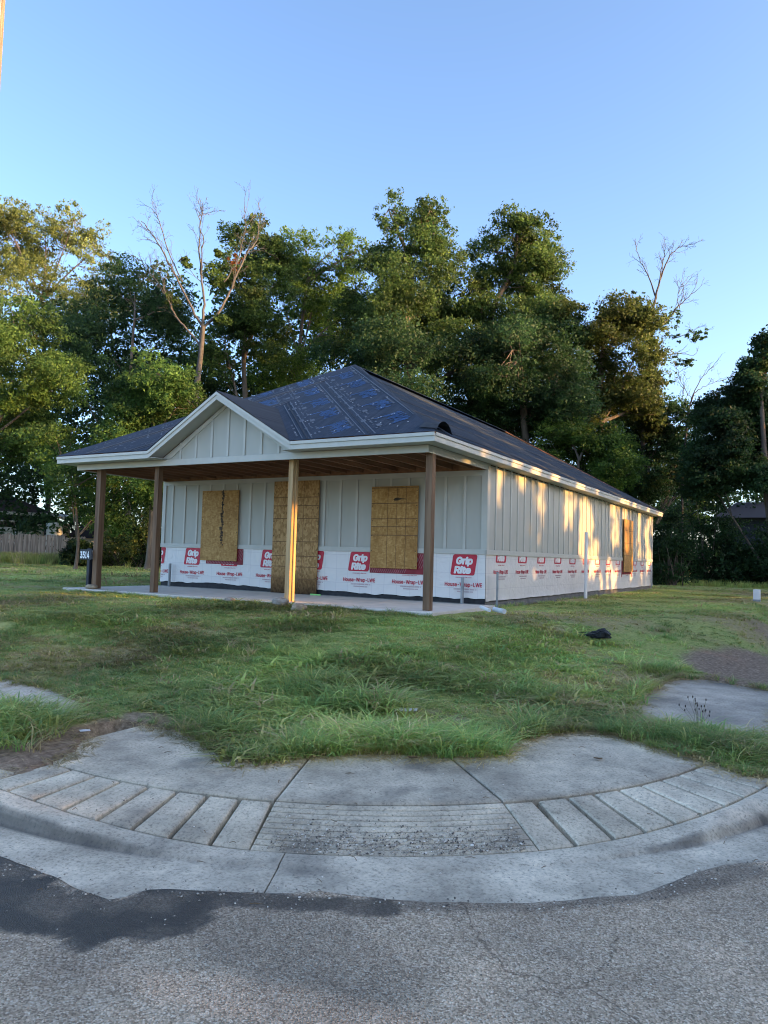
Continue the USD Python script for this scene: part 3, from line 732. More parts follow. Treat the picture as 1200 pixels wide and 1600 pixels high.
obj('flashing_tape', [bx(.012, .0145, 13.52, 15.0, .5, .57), bx(.012, .0145, 13.52, 13.66, .57, ZTR - .006), bx(.012, .0145, 13.52, 13.6, .42, .5), bx(.012, .0145, 14.9, 15.0, .42, .5)], M['dark_red_tape'], house)

# porch: posts, beam, joists
PY = .2
for px_, m_, hw, lab in ((-7.97, 'post_dark', .07, 'dark brown corner post at the far left of the porch'), (-6.235, 'post_dark', .06, 'greyish brown post at the left foot of the gable'),
                     (-.045, 'post_dark', .062, 'dark brown post at the right front corner of the porch')):
    obj('porch_post', cbx(px_ - hw, px_ + hw, PY - hw, PY + hw, 0, 2.555, .005), M[m_], house, label=lab)
obj('porch_post', [cbx(-2.885, -2.78, PY - .06, PY + .0, 0, 2.555, .004), cbx(-2.872, -2.752, PY + .003, PY + .065, 0, 2.555, .004)], M['post_fresh'], house, label='fresh yellow double post in front of the boarded door')
obj('porch_beam', [bx(-W + .0, -.0, .0, .09, 2.545, 2.70), bx(-.09, -.0, .092, PD - .03, 2.545, 2.70), bx(-W, -W + .09, .092, PD - .03, 2.545, 2.70)], M['joist_wood'], house)
obj('beam_face', cbx(-W - .022, .022, -.024, -.001, 2.53, 2.648, .003), M['paint_trim'], house)
obj('beam_face', cbx(.001, .023, .0, PD - .024, 2.53, 2.648, .003), M['paint_trim'], house)
obj('beam_face', cbx(-W - .023, -W - .001, .0, PD - .024, 2.53, 2.648, .003), M['paint_trim'], house)
x = -W + .45
while x < -.2:
    obj('ceiling_joist', bx(x - .02, x + .02, .093, PD - .003, 2.57, 2.71), M['joist_wood'], house)
    x += .405
for k, xx in enumerate((-7.3, -5.2, -3.4, -1.2)):
    obj('rafter_brace', bx(xx - .02, xx + .02, .2, PD, 2.712, 2.79), M['joist_wood'], house)
obj('porch_back', bx(-W + .03, -.03, PD - .02, PD + .03, ZT + .002, 2.9), M['joist_wood'], house)

# eaves: soffit, fascia in two boards, gable
def fascia(x0, x1, y0, y1, out):
    """out: the outward axis; two boards, the upper one proud"""
    dx, dy = out
    a = cbx(x0, x1, y0, y1, ZF0, ZF0 + .085, .003)
    b = cbx(x0 + min(0, dx) * .018, x1 + max(0, dx) * .018, y0 + min(0, dy) * .018, y1 + max(0, dy) * .018, ZF0 + .0865, ZF1 + .012, .003)
    return [a, b]
def fascias(x0, x1, y0, y1, out):
    for m in fascia(x0, x1, y0, y1, out):
        obj('fascia_board', m, M['paint_trim'], house)
fascias(-W - OV, GX0, EF, EF + .02, (0, -1))
fascias(GX1, OV, EF, EF + .02, (0, -1))
fascias(OV - .02, OV + .0, EF + .021, YB + .47, (1, 0))
fascias(-W - OV, -W - OV + .02, EF + .021, YB + .47, (-1, 0))
obj('soffit', bx(-W - OV + .021, GX0 + .2, EF + .021, -.025, ZF0 + .004, ZF0 + .014), M['soffit_paint'], house)
obj('soffit', bx(GX1 - .2, OV - .021, EF + .021, -.025, ZF0 + .004, ZF0 + .014), M['soffit_paint'], house)
obj('soffit', bx(.024, OV - .021, -.0245, YB + .46, ZF0 + .004, ZF0 + .014), M['soffit_paint'], house)
obj('soffit', bx(-W - OV + .021, -W - .024, -.0245, YB + .46, ZF0 + .004, ZF0 + .014), M['soffit_paint'], house)
obj('frieze_board', cbx(.001, .02, PD + .1, YB, ZT + .121, ZF0 + .003, .002), M['paint_trim'], house)
sl = (GZ - ZF1) / (GXM - GX0)
for sgn, xe in ((1, GX0), (-1, GX1)):
    def rake(xa, lo, hi, y0, y1, mtl, name):
        q = Polygon([(xe, ZF0 + lo), (xe, ZF0 + hi), (GXM, ZF0 + hi + sl * abs(GXM - xe)), (GXM, ZF0 + lo + sl * abs(GXM - xe))])
        v, f = extr(q, y1 - y0)
        return obj(name, vert_front((v, f), y1), mtl, house)
    rake(xe, 0, .085, EF, EF + .02, M['paint_trim'], 'rake_board')
    rake(xe, .0865, .142, EF - .018, EF + .02, M['paint_trim'], 'rake_board')
    rake(xe, .02, .03, EF + .021, -.001, M['soffit_paint'], 'gable_soffit')
# the gable's wall with its battens
gw = Polygon([(GX0 + .0, ZF0 - .001), (GX1, ZF0 - .001), (GXM, ZF0 + .02 + sl * (GXM - GX0))])
obj('gable_panel', vert_front(extr(gw, .02), .019), M['paint'], house)
for k in range(-4, 5):
    xx = GXM + .02 + k * .405
    zt = ZF0 + .018 + sl * min(xx - .03 - GX0, GX1 - xx - .03)
    if zt > ZF0 + .1:
        obj('gable_batten', cbx(xx - .028, xx + .028, -.018, .0, ZF0 + .002, zt, .003), M['paint_trim'], house)
for sgn in (-1, 1):
    xe = GX0 if sgn < 0 else GX1
    q = Polygon([(xe - sgn * .16, ZF0 + .022), (xe - sgn * .30, ZF0 + .022), (GXM, ZF0 - .06 + sl * (GXM - GX0)), (GXM, ZF0 + .02 + sl * (GXM - GX0))])
    obj('gable_frieze', vert_front(extr(q, .02), -.002), M['paint_trim'], house)

# roof: deck and sheets of underlayment, each roll a part
PI7 = (AZR - ZF1) / (AYR - EF)
YR = YB + .49 - (AYR - EF)
E0, E1, EY0, EY1 = -W - OV - .012, OV + .012, EF - .012, YB + .49
zf = ZF1 + .02
front = Polygon([(E0, EY0), (GX0, EY0), (GXM, EY0 + (GZ - ZF1) / PI7), (GX1, EY0), (E1, EY0), (XM, AYR)])
right = Polygon([(E1, EY0), (E1, EY1), (XM, YR), (XM, AYR)])
left = Polygon([(E0, EY0), (XM, AYR), (XM, YR), (E0, EY1)])
rear = Polygon([(E0, EY1), (XM, YR), (E1, EY1)])
gl = Polygon([(GX0, EY0 - .004), (GXM, EY0 - .004), (GXM, EY0 + (GZ - ZF1) / PI7)])
gr = Polygon([(GX1, EY0 - .004), (GXM, EY0 - .004), (GXM, EY0 + (GZ - ZF1) / PI7)])
pl = {'front': lambda x, y: zf + PI7 * (y - EY0), 'right': lambda x, y: zf + PI7 * (E1 - x), 'left': lambda x, y: zf + PI7 * (x - E0), 'rear': lambda x, y: zf + PI7 * (EY1 - y),
      'gl': lambda x, y: zf + sl * (x - GX0), 'gr': lambda x, y: zf + sl * (GX1 - x)}
def lift(poly, plane, off, th):
    v, f = extr(poly, th)
    v = v.copy(); v[:, 2] += plane(v[:, 0], v[:, 1]) + off
    return v, f
for nm, poly in (('front', front), ('right', right), ('left', left), ('rear', rear), ('gl', gl), ('gr', gr)):
    obj('roof_deck', lift(poly.buffer(-.004), pl[nm], -.03, .022), M['joist_wood'], house)
def courses(poly, plane, axis, start, step, mtl, jit=.03, th=.005):
    k, a = 0, start
    lo, hi = poly.bounds[axis], poly.bounds[axis + 2]
    out = []
    while a < hi:
        q = (sbox(a - .03, -50, a + step + .03, 90) if axis == 0 else sbox(-50, a - .03, 90, a + step + .03)).intersection(poly)
        if q.area > .01:
            q = shapely.segmentize(q, .35)
            # each sheet's lap rides on the one before it
            v, f = extr(q, th)
            v = v.copy()
            wob = .012 * (fb(v[:, 0], v[:, 1], 1.5, 400 + k) - .3)
            v[:, 2] += plane(v[:, 0], v[:, 1]) + np.maximum(wob, 0) + (0.002 if k % 2 else .009)
            p = obj('roof_sheet', (v, f), mtl, house)
            out.append((a, a + step))
        a += step; k += 1
    return out
RT2 = math.sqrt(2)
def diag_strip(c0, c1, sgn=1):
    """a strip across the front slope, parallel in plan to the right hip (sgn 1) or the left one (sgn -1)"""
    n_, e_ = np.array([1, sgn]) / RT2, np.array([1, -sgn]) / RT2
    return Polygon([n_ * c0 / RT2 - 30 * e_, n_ * c1 / RT2 - 30 * e_, n_ * c1 / RT2 + 30 * e_, n_ * c0 / RT2 + 30 * e_])
front_r, front_l = front.intersection(sbox(GXM, -5, 9, 20)), front.intersection(sbox(-20, -5, GXM, 20))
def diag_courses(poly, sgn, edges):
    for k, (c0, c1) in enumerate(zip(edges[:-1], edges[1:])):
        q = diag_strip(c0 - .03, c1 + .03, sgn).intersection(poly)
        if q.area > .01:
            q = shapely.segmentize(q, .35)
            v, f = extr(q, .005); v = v.copy()
            v[:, 2] += pl['front'](v[:, 0], v[:, 1]) + np.maximum(.012 * (fb(v[:, 0], v[:, 1], 1.5, 400 + k) - .3), 0) + (.002 if k % 2 else .009)
            obj('roof_sheet', (v, f), M['underlay_front'] if sgn > 0 else M['underlay_left'], house)
CR = [.3 - 1.26 * k - .16 for k in range(-1, 9)][::-1]
CL = [-8.6 + 1.26 * k for k in range(-1, 7)]
diag_courses(front_r, 1, CR)
diag_courses(front_l, -1, CL)
for poly, sgn, cs in ((front_r, 1, CR), (front_l, -1, CL)):
    for c in cs:
        for dc, w, mt in ((0, .012, 'roof_pale_print'), (-.10, .02, 'underlay_gable'), (-.2, .009, 'roof_pale_print')):
            q = diag_strip(c + dc - w, c + dc + w, sgn).intersection(poly.buffer(-.03))
            if q.area > .01:
                obj('lap_edge', lift(q, pl['front'], .012, .01), M[mt], house)
courses(right, pl['right'], 0, XM - .02, .86, M['underlay_side'])
def lap_edges(poly, plane, xs, mtl):
    for a in xs:
        q = sbox(a - .014, -50, a + .014, 90).intersection(poly)
        if q.area > .005:
            obj('lap_edge', lift(q, plane, .012, .012), mtl, house)
lap_edges(right, pl['right'], np.arange(XM - .02, 1, .86) + .86, M['underlay_gable'])
lap_edges(right, pl['right'], np.arange(XM - .02, 1, .86) + .75, M['underlay_front'])
courses(left, pl['left'], 0, E0, .95, M['underlay_side'])
courses(rear, pl['rear'], 1, YR - .1, 1.0, M['underlay_side'])
courses(gl, pl['gl'], 0, GX0 - .01, .9, M['underlay_gable'])
courses(gr, pl['gr'], 0, GXM - .01, .9, M['underlay_gable'])
def cap(p0, p1, w, drop, mtl, n=14):
    """a strip of sheet folded over a hip or ridge"""
    p0, p1 = np.array(p0, float), np.array(p1, float)
    d = (p1 - p0); d /= np.linalg.norm(d); s = np.cross(d, [0, 0, 1]); s /= np.linalg.norm(s)
    t = np.linspace(0, 1, n)[:, None]
    c = p0 + (p1 - p0) * t + [0, 0, .004]
    a, b = c - s * w - [0, 0, drop], c + s * w - [0, 0, drop]
    v = np.vstack([a, c, b]); i = np.arange(n - 1)
    return v, np.vstack([np.stack([i, i + 1, n + i + 1, n + i], 1), np.stack([n + i, n + i + 1, 2 * n + i + 1, 2 * n + i], 1)])
hipd = .14 * PI7 * .7071
obj('ridge_strip', cap((XM, AYR, AZR + .02), (XM, YR, AZR + .02), .15, .15 * PI7 - .0, M['underlay_side']), M['underlay_side'], house)
obj('hip_strip', cap((E1 - .3, EY0 + .3, zf + .3 * PI7), (XM, AYR, AZR + .024), .14, hipd, None), M['underlay_front'], house)
obj('hip_strip', cap((E0 + .2, EY0 + .2, zf + .2 * PI7), (XM, AYR, AZR + .024), .14, hipd, None), M['underlay_front'], house)
obj('gable_strip', cap((GXM, EY0, GZ + .03), (GXM, EY0 + (GZ - ZF1) / PI7, GZ + .03), .13, .13 * sl, None), M['underlay_gable'], house)
# printed marks on the front sheets: blue words worn to blocks, pale dashes and lap lines
def on_front(x0, x1, s0, s1, d=.017):
    """a flat patch on the front slope: x, and distance up the slope along plan y"""
    v = np.array([[x0, s0, 0], [x1, s0, 0], [x1, s1, 0], [x0, s1, 0]], float)
    v[:, 1] += EY0
    v[:, 2] = pl['front'](v[:, 0], v[:, 1]) + d
    return v, np.array([[0, 1, 2, 3]])
r3 = np.random.default_rng(17)
fpoly = front.buffer(-.10)
def on_strip(c0, c1, s0, s1, d=.019, sgn=1):
    n_, e_ = np.array([1, sgn]) / RT2, np.array([1, -sgn]) / RT2
    p = np.array([n_ * c / RT2 + e_ * s for c, s in ((c0, s0), (c0, s1), (c1, s1), (c1, s0))])
    if not fpoly.contains(Polygon(p)):
        return None
    return np.c_[p, pl['front'](p[:, 0], p[:, 1]) + d], np.array([[0, 1, 2, 3] if sgn > 0 else [3, 2, 1, 0]])
def keep(lst, q):
    if q is not None:
        lst.append(q)
for cc, s0 in ((-1.70, -1.0), (-.46, -.50), (-2.96, -1.2)):
    for k in range(6):
        sc = s0 - 1.08 * k - r3.uniform(0, .08)
        marks = []
        for q in range(11):                              # worn strokes of one printed word
            a = sc - .58 + q * .054
            for _ in range(5):
                c = cc + r3.uniform(-.22, .16); w = r3.uniform(.05, .16)
                keep(marks, on_strip(c, c + w, a, a + r3.uniform(.02, .045)))
        for q in range(3):
            c = cc - .42 + .1 * q
            keep(marks, on_strip(c, c + .13, sc - .60 + .012 * q, sc - .565 + .012 * q))
        if len(marks) > 6:
            obj('blue_print', marks, M['roof_blue_print'], house, kind='stuff')
pale = []
for cc, s0 in ((-1.70, -1.0), (-.46, -.50), (-2.96, -1.2)):
    for k in range(6):
        sc = s0 - 1.08 * k
        for q in range(9):
            keep(pale, on_strip(cc + .27, cc + .315, sc - .75 + q * .07, sc - .75 + q * .07 + r3.uniform(.04, .068)))
        for c in (cc - .50, cc + .52):
            keep(pale, on_strip(c, c + .12, sc - .3, sc - .16)); keep(pale, on_strip(c + .02, c + .09, sc - .75, sc - .66))
for c0 in CR:
    for dc in (-.30, .1, .2):
        for s_ in np.arange(-6.4, .4, .12):
            if r3.random() < .55:
                keep(pale, on_strip(c0 + dc, c0 + dc + r3.uniform(.02, .06), s_, s_ + r3.uniform(.03, .1)))
for c0 in CL:
    for dc in (.2, .6, .75):
        for s_ in np.arange(-8.5, 0, .11):
            if r3.random() < .5 and (c0 + dc) / 1.0 < -3.2:
                q = on_strip(c0 + dc, c0 + dc + r3.uniform(.02, .06), s_, s_ + r3.uniform(.03, .1), .019, -1)
                if q is not None and q[0][:, 0].max() < GXM - .2:
                    pale.append(q)
obj('faint_print', pale, M['roof_pale_print'], house, kind='stuff')
flecks = []
for _ in range(90):
    keep(flecks, on_strip(*(lambda c: (c, c + .03))(r3.uniform(-3.5, 0)), *(lambda s_: (s_, s_ + .025))(r3.uniform(-6, 0)), .022))
obj('roof_fleck', flecks, M['litter_white'], house, kind='stuff')
# paler side laps on the long right slope
# the sheet's corner that has curled up over the right front eave
n = 9
t = np.linspace(0, 1, n)
rows = []
for a in np.linspace(0, 1, 8):
    x0, y0 = OV + .02 - .02 * a, EY0 + .03 + .62 * a
    lift_ = .17 * math.sin(a * PI) ** .7
    rows.append(np.stack([x0 - .36 * t, y0 + .1 * t, ZF1 + .035 + PI7 * np.minimum(.36 * t, y0 + .1 * t - EY0) * 1. + lift_ * (1 - t) ** 1.6 + .02], 1))
v = np.concatenate(rows)
obj('curled_sheet', (v, sheet_faces(8, n)), M['black_felt'], house, smooth=True, label='black corner of roofing sheet curled up at the right front eave')
# ------------------------------------------------------------------ small things about the house
def gz(x, y):
    return float(lawn_z(np.array([x]), np.array([y]))[0])

# house number on its black post beside the porch's far-left post
NPX, NPY = -8.12, .13
t = thing('house_number_post', 'black post carrying a small plate with white digits 3514', 'number post', (NPX, NPY, S))
obj('post', [cbx(-.045, .045, -.045, .045, 0, .82, .008), cbx(-.052, .052, -.052, .052, .82, .85, .01)], M['number_black'], t)
pl_ = obj('number_plate', cbx(-.26, .12, -.062, -.05, .61, .83, .004), M['number_black'], t)
k = -.245
for ch in '3514':
    g = fit_text(ch, .068 if ch != '1' else .04, .15, 4)
    obj('digit', vert_front(extr(affinity.translate(g, k, .645), .002), -.0625), M['number_white'], pl_)
    k += .083 if ch != '1' else .058
obj('side_plate', cbx(.0525, .0585, -.04, .04, .62, .82, .002), M['number_black'], t)
side = []
for j, ch in enumerate('3514'):
    g = fit_text(ch, .025, .036, 3)
    side.append(vert_side(extr(affinity.translate(g, -.012, .775 - j * .047), .001), .059))
obj('side_digits', side, M['number_white'], t)

def rock(name, label, x, y, z, sx, sy, sz, mtl, seed, group=None):
    m = trimesh.creation.icosphere(3)
    v = m.vertices * (1 + .5 * (meshkit.fbm(m.vertices * 1.5 + seed * 7.1, 3, seed) - .5)[:, None])
    v = np.sign(v) * np.abs(v) ** .85 * [sx, sy, sz]
    t = obj(name, (v + [x, y, z], m.faces), mtl, None, smooth=35, label=label, category='stone')
    return t
rock('stone', 'flat brownish stone lying at the foot of the number post', -7.88, .02, S + .045, .15, .09, .055, M['brick_stone'], 3)
rock('stone', 'grey stone half buried beside the foot of the fresh yellow post', -2.62, -.30, gz(-2.62, -.3) + .07, .15, .11, .08, M['stone'], 5)
rock('stone', 'tan stone lying in the grass between the yellow post and the right corner post', -1.82, -.85, gz(-1.8, -.8) + .06, .13, .10, .07, M['brick_stone'], 8)
rock('stone', 'small pale stone in the grass left of the fresh yellow post', -3.72, -.36, gz(-3.7, -.36) + .05, .10, .07, .05, M['stone'], 9)

def pipe(name, label, category, pts, r, mtl, sides=12, group=None):
    return obj(name, tube(pts, r, sides), mtl, None, smooth=40, label=label, category=category, group=group)
t = thing('vent_pipe', 'tall white plastic pipe standing in the grass before the long right wall', 'pipe', (.30, 8.31, 0))
obj('pipe', tube([(0, 0, .45), (0, 0, S + 1.61)], .042, 16), M['white_plastic'], t, smooth=40)
obj('coupling', tube([(0, 0, S + 1.25), (0, 0, S + 1.33)], .046, 16), M['white_plastic'], t, smooth=40)
pipe('conduit', 'short grey conduit standing on the porch before the rightmost front logo', 'conduit', [(-.42, PD - .10, S), (-.42, PD - .10, S + .50)], .032, M['grey_metal'])
pipe('conduit', 'short grey conduit standing on the porch near the left end of the front wall', 'conduit', [(-8.08, PD - .09, S), (-8.08, PD - .09, S + .55)], .032, M['grey_metal'])
pipe('conduit', 'thin grey conduit in the grass by the right front corner of the house', 'conduit', [(.16, PD + .2, .45), (.16, PD + .2, S + .62)], .022, M['grey_metal'])
pipe('conduit', 'thin dark conduit against the far end of the long right wall', 'conduit', [(.07, YB - .55, .45), (.07, YB - .55, S + .62)], .02, M['grey_metal'])
z0 = gz(.8, .9) + .05
pipe('pipe_offcut', 'dull white pipe offcut lying nearer the porch slab', 'pipe', [(.42, 1.30, z0 + .05), (.70, .98, z0 + .03)], .03, M['white_plastic'])
pipe('pipe_offcut', 'bright white pipe offcut lying farther from the porch slab', 'pipe', [(.72, 1.14, z0 + .04), (.98, .93, z0 + .03)], .04, M['litter_white'])
obj('green_strip', cbx(-3.86, -3.60, PD - .2, PD - .16, S, S + .03, .004), M['lime_plastic'], None, label='lime green strip lying on the porch at the right foot of the door sheet', category='strip')

t = thing('marker_box', 'white plastic utility marker box standing at the right edge of the lawn', 'utility box', (3.93, 11.9, gz(3.93, 11.9) - .02), rotz=-12)
obj('body', cbx(-.085, .085, -.05, .05, .06, .34, .012), M['white_plastic'], t)
obj('foot', cbx(-.09, .09, -.055, .055, 0, .08, .01), M['grey_metal'], t)

# a torn black bag in the grass
m = trimesh.creation.icosphere(4)
v = m.vertices.copy()
n1 = meshkit.fbm(v * 1.7 + 3, 4, 5) - .5
n2 = np.abs(meshkit.fbm(v * 4.3 + 9, 3, 8) - .5)
v = v * (1 + .9 * n1 - .6 * n2)[:, None] * [.17, .12, .062]
v[:, 2] += .05 * np.exp(-((v[:, 0] - .08) / .07) ** 2) * (v[:, 2] > 0)
v[:, 2] = np.maximum(v[:, 2], -.03)
bag = thing('black_bag', 'crumpled black plastic bag lying on the right side of the lawn', 'bag', (2.72, .05, gz(2.72, .05) + .055))
obj('bag_body', (v, m.faces), M['black_plastic'], bag, smooth=25)
uu, vv = np.meshgrid(np.linspace(0, 1, 14), np.linspace(-1, 1, 6), indexing='ij')
w = .07 * (1 - .8 * uu)
w = w * .7
fx = -.11 - .2 * uu; fy = .02 + w * vv + .03 * np.sin(uu * 9); fz = .03 * (fb(uu, vv, 4., 77)) + .02 * (1 - uu)
obj('torn_flap', (np.c_[fx.ravel(), fy.ravel(), fz.ravel()], sheet_faces(14, 6)), M['black_plastic'], bag, smooth=True)

def scrap(label, x, y, z, w, h, rot, mtl, seed, name='litter', category='litter'):
    uu, vv = np.meshgrid(np.linspace(-1, 1, 6), np.linspace(-1, 1, 6), indexing='ij')
    zz = .25 * w * (fb(uu, vv, 1.2, seed) - .5) + .004
    c, s = math.cos(rot), math.sin(rot)
    px, py = uu * w, vv * h
    v = np.c_[(x + c * px - s * py).ravel(), (y + s * px + c * py).ravel(), (z + zz).ravel()]
    ff = sheet_faces(6, 6)
    return obj(name, cat([(v, ff), (v - [0, 0, .003], ff[:, ::-1])]), mtl, None, smooth=True, label=label, category=category)
scrap('flat pale scrap of board lying in the middle of the lawn', 2.41, -5.02, gz(2.41, -5.02) + .055, .09, .06, .4, M['litter_white'], 1)
scrap('small white paper scrap on the brown mulch at the left', .80, -6.93, gz(.8, -6.93) + .035, .035, .03, 1., M['litter_white'], 2)
scrap('white crumpled scrap under the long grass at the left edge', .52, -7.36, gz(.5, -7.36) + .03, .04, .03, .3, M['litter_white'], 3)
scrap('dry brown leaf on the edge of the middle landing slab', 3.02, -6.05, float(z_base(3.02, -6.05)) + .02, .03, .02, .7, M['leaf_litter'], 4, 'fallen_leaf', 'leaf')
scrap('dark fallen leaf on the right landing slab', 4.06, -5.25, float(z_base(4.06, -5.25)) + .012, .03, .014, .2, M['leaf_litter'], 5, 'fallen_leaf', 'leaf')

# utility pole whose edge shows at the top left
t = thing('utility_pole', 'weathered wooden utility pole cut by the top left edge of the photo', 'utility pole', (-14.51, 1.22, .3))
obj('pole', tube([(0, 0, 0), (.0, 0, 10), (0, 0, 17.5)], np.array([.2, .17, .15]) * .95, 14), M['utility_wood'], t, smooth=50)
obj('ground_wire', tube([(.155, -.05, 1), (.14, -.05, 17)], .012, 5), M['grey_metal'], t)

# ------------------------------------------------------------------ the neighbour's plot at the left
F0, F1 = np.array([-40.6, 15.9]), np.array([-33.6, 19.95])
fence = thing('picket_fence', 'weathered grey picket fence along the neighbour\'s plot at the left', 'fence', (0, 0, 0))
d = F1 - F0; Lf = np.linalg.norm(d); d /= Lf
nrm = np.array([d[1], -d[0]])
r4 = np.random.default_rng(9)
def fence_box(a, b, o0, o1, z0, z1, lean=0., peak=0.):
    p = []
    for s in (a, b):
        for o in (o0, o1):
            q = F0 + d * s + nrm * o
            p += [(*q, z0), (*(q + d * lean), z1)]
    if peak:
        q0 = F0 + d * ((a + b) / 2 + lean) + nrm * o0; q1 = F0 + d * ((a + b) / 2 + lean) + nrm * o1
        p += [(*q0, z1 + peak), (*q1, z1 + peak)]
    h = trimesh.convex.convex_hull(np.array(p))
    return np.array(h.vertices), np.array(h.faces)
s = 0.
while s < Lf:
    w = r4.uniform(.115, .15)
    z1 = 2.28 + r4.normal(0, .035) - (.10 if s > Lf - 1.2 else 0)
    obj('picket', fence_box(s, s + w, r4.uniform(0, .006), .022, .42, z1, r4.normal(0, .012), .03), M['fence_wood'], fence)
    s += w + r4.uniform(.006, .025)
for z in (.8, 1.9):
    obj('rail', fence_box(0, Lf, -.05, -.005, z, z + .09), M['fence_wood'], fence)
for s in np.arange(.2, Lf, 2.4):
    obj('fence_post', fence_box(s, s + .09, -.14, -.052, .3, 2.2), M['fence_wood'], fence)

# neighbour's dark house
nb = thing('neighbour_house', 'dark low house with brown roof and white eave board behind the picket fence', 'house', (-43.3, 21.2, .5), rotz=47)
# local x runs along its visible wall towards the right, local y away from the viewer
obj('wall', bx(-11, 2.2, 0, 7.6, 0, 3.3), M['navy_paint'], nb)
rz = 3.42
rv = np.array([[-11.6, -.5, rz], [2.9, -.5, rz], [2.9, 8.1, rz], [-11.6, 8.1, rz], [-7.3, 3.8, rz + 1.7], [-1.4, 3.8, rz + 1.7]])
rf = [[0, 1, 5], [0, 5, 4], [1, 2, 5], [2, 3, 4], [2, 4, 5], [3, 0, 4], [0, 3, 2], [0, 2, 1]]
obj('roof', (rv, rf), M['brown_shingle'], nb)
obj('fascia', bx(-11.6, 2.9, -.54, -.505, rz - .2, rz + .02), M['paint_trim'], nb)
obj('fascia', bx(2.905, 2.94, -.5, 8.1, rz - .2, rz + .02), M['paint_trim'], nb)
w_ = obj('window', [bx(-1.6, .55, -.05, -.004, 2.78, 2.86), bx(.45, .53, -.05, -.004, 1.2, 2.78), bx(-1.6, -1.52, -.05, -.004, 1.2, 2.78)], M['number_white'], nb)
obj('pane', bx(-1.52, .45, -.02, -.003, 2.32, 2.78), M['dark_glass'], w_)
obj('window_unit', [bx(-1.5, .43, -.12, -.021, 1.3, 2.30), bx(-.9, .3, -.3, -.12, 2.1, 2.38)], M['tank_white'], nb)
obj('debris_pile', [bx(.8 + .3 * i, 1.2 + .3 * i, -1.0, -.6, 1.6 + .1 * (i % 3), 2.1 + .13 * i) for i in range(5)], M['tan_siding'], nb)
t = thing('lean_to', 'pale corrugated lean-to roof on posts beside the dark house', 'lean-to', (-40.9, 22.6, .5), rotz=40)
xx = np.linspace(-.6, 3.0, 40)
zc = 3.2 + .03 * np.sin(xx * 18)
v = np.concatenate([np.c_[xx, xx * 0 - .3, zc], np.c_[xx, xx * 0 + 3, zc + .35]])
i = np.arange(39)
obj('sheet_roof', (v, np.stack([i, i + 1, 40 + i + 1, 40 + i], 1)), M['tank_white'], t)
for q in ((-.4, 0), (2.8, 0), (-.4, 2.7), (2.8, 2.7)):
    obj('support', bx(q[0], q[0] + .1, q[1], q[1] + .1, 0, 3.2), M['navy_paint'], t)
obj('board_wall', bx(.0, 1.1, 1.5, 1.55, 0, 2.75), M['tan_siding'], t)
t = thing('water_tank', 'pale ribbed round tank behind the right end of the picket fence', 'tank', (-38.75, 21.55, .5))
zz = np.linspace(0, 2.55, 40)
obj('shell', tube(np.c_[zz * 0, zz * 0, zz], .52 + .012 * np.sin(zz * 22), 28), M['tank_white'], t, smooth=30)
obj('lid', tube([(0, 0, 2.55), (0, 0, 2.63), (0, 0, 2.72)], [.55, .54, .18], 24), M['tank_white'], t, smooth=30)
t = thing('garden_shed', 'small dark gabled shed half hidden behind the porch\'s far-left post', 'shed', (-37.2, 23.4, .5), rotz=40)
obj('wall', bx(-1.5, 1.5, 0, 2.2, 0, 1.85), M['tan_siding'], t)
obj('roof', vert_front(extr(Polygon([(-1.8, 1.75), (1.8, 1.75), (0, 3.05)]), 2.8), 2.4), M['navy_roof'], t)

# a dark roof behind the thicket at the right
t = thing('dark_roofed_building', 'dark blue roof of a building behind the thicket at the right', 'building', (3.5, 43.5, .5))
obj('wall', bx(-3.6, 12, 0, 9, 0, 4.3), M['navy_paint'], t)
rv = np.array([[-4.2, -.6, 4.2], [12.6, -.6, 4.2], [12.6, 9.6, 4.2], [-4.2, 9.6, 4.2], [-3.2, 4.5, 5.6], [12, 4.5, 5.6]])
obj('roof', (rv, [[0, 1, 5], [0, 5, 4], [1, 2, 5], [2, 3, 4], [2, 4, 5], [3, 0, 4], [0, 3, 2], [0, 2, 1]]), M['navy_roof'], t)

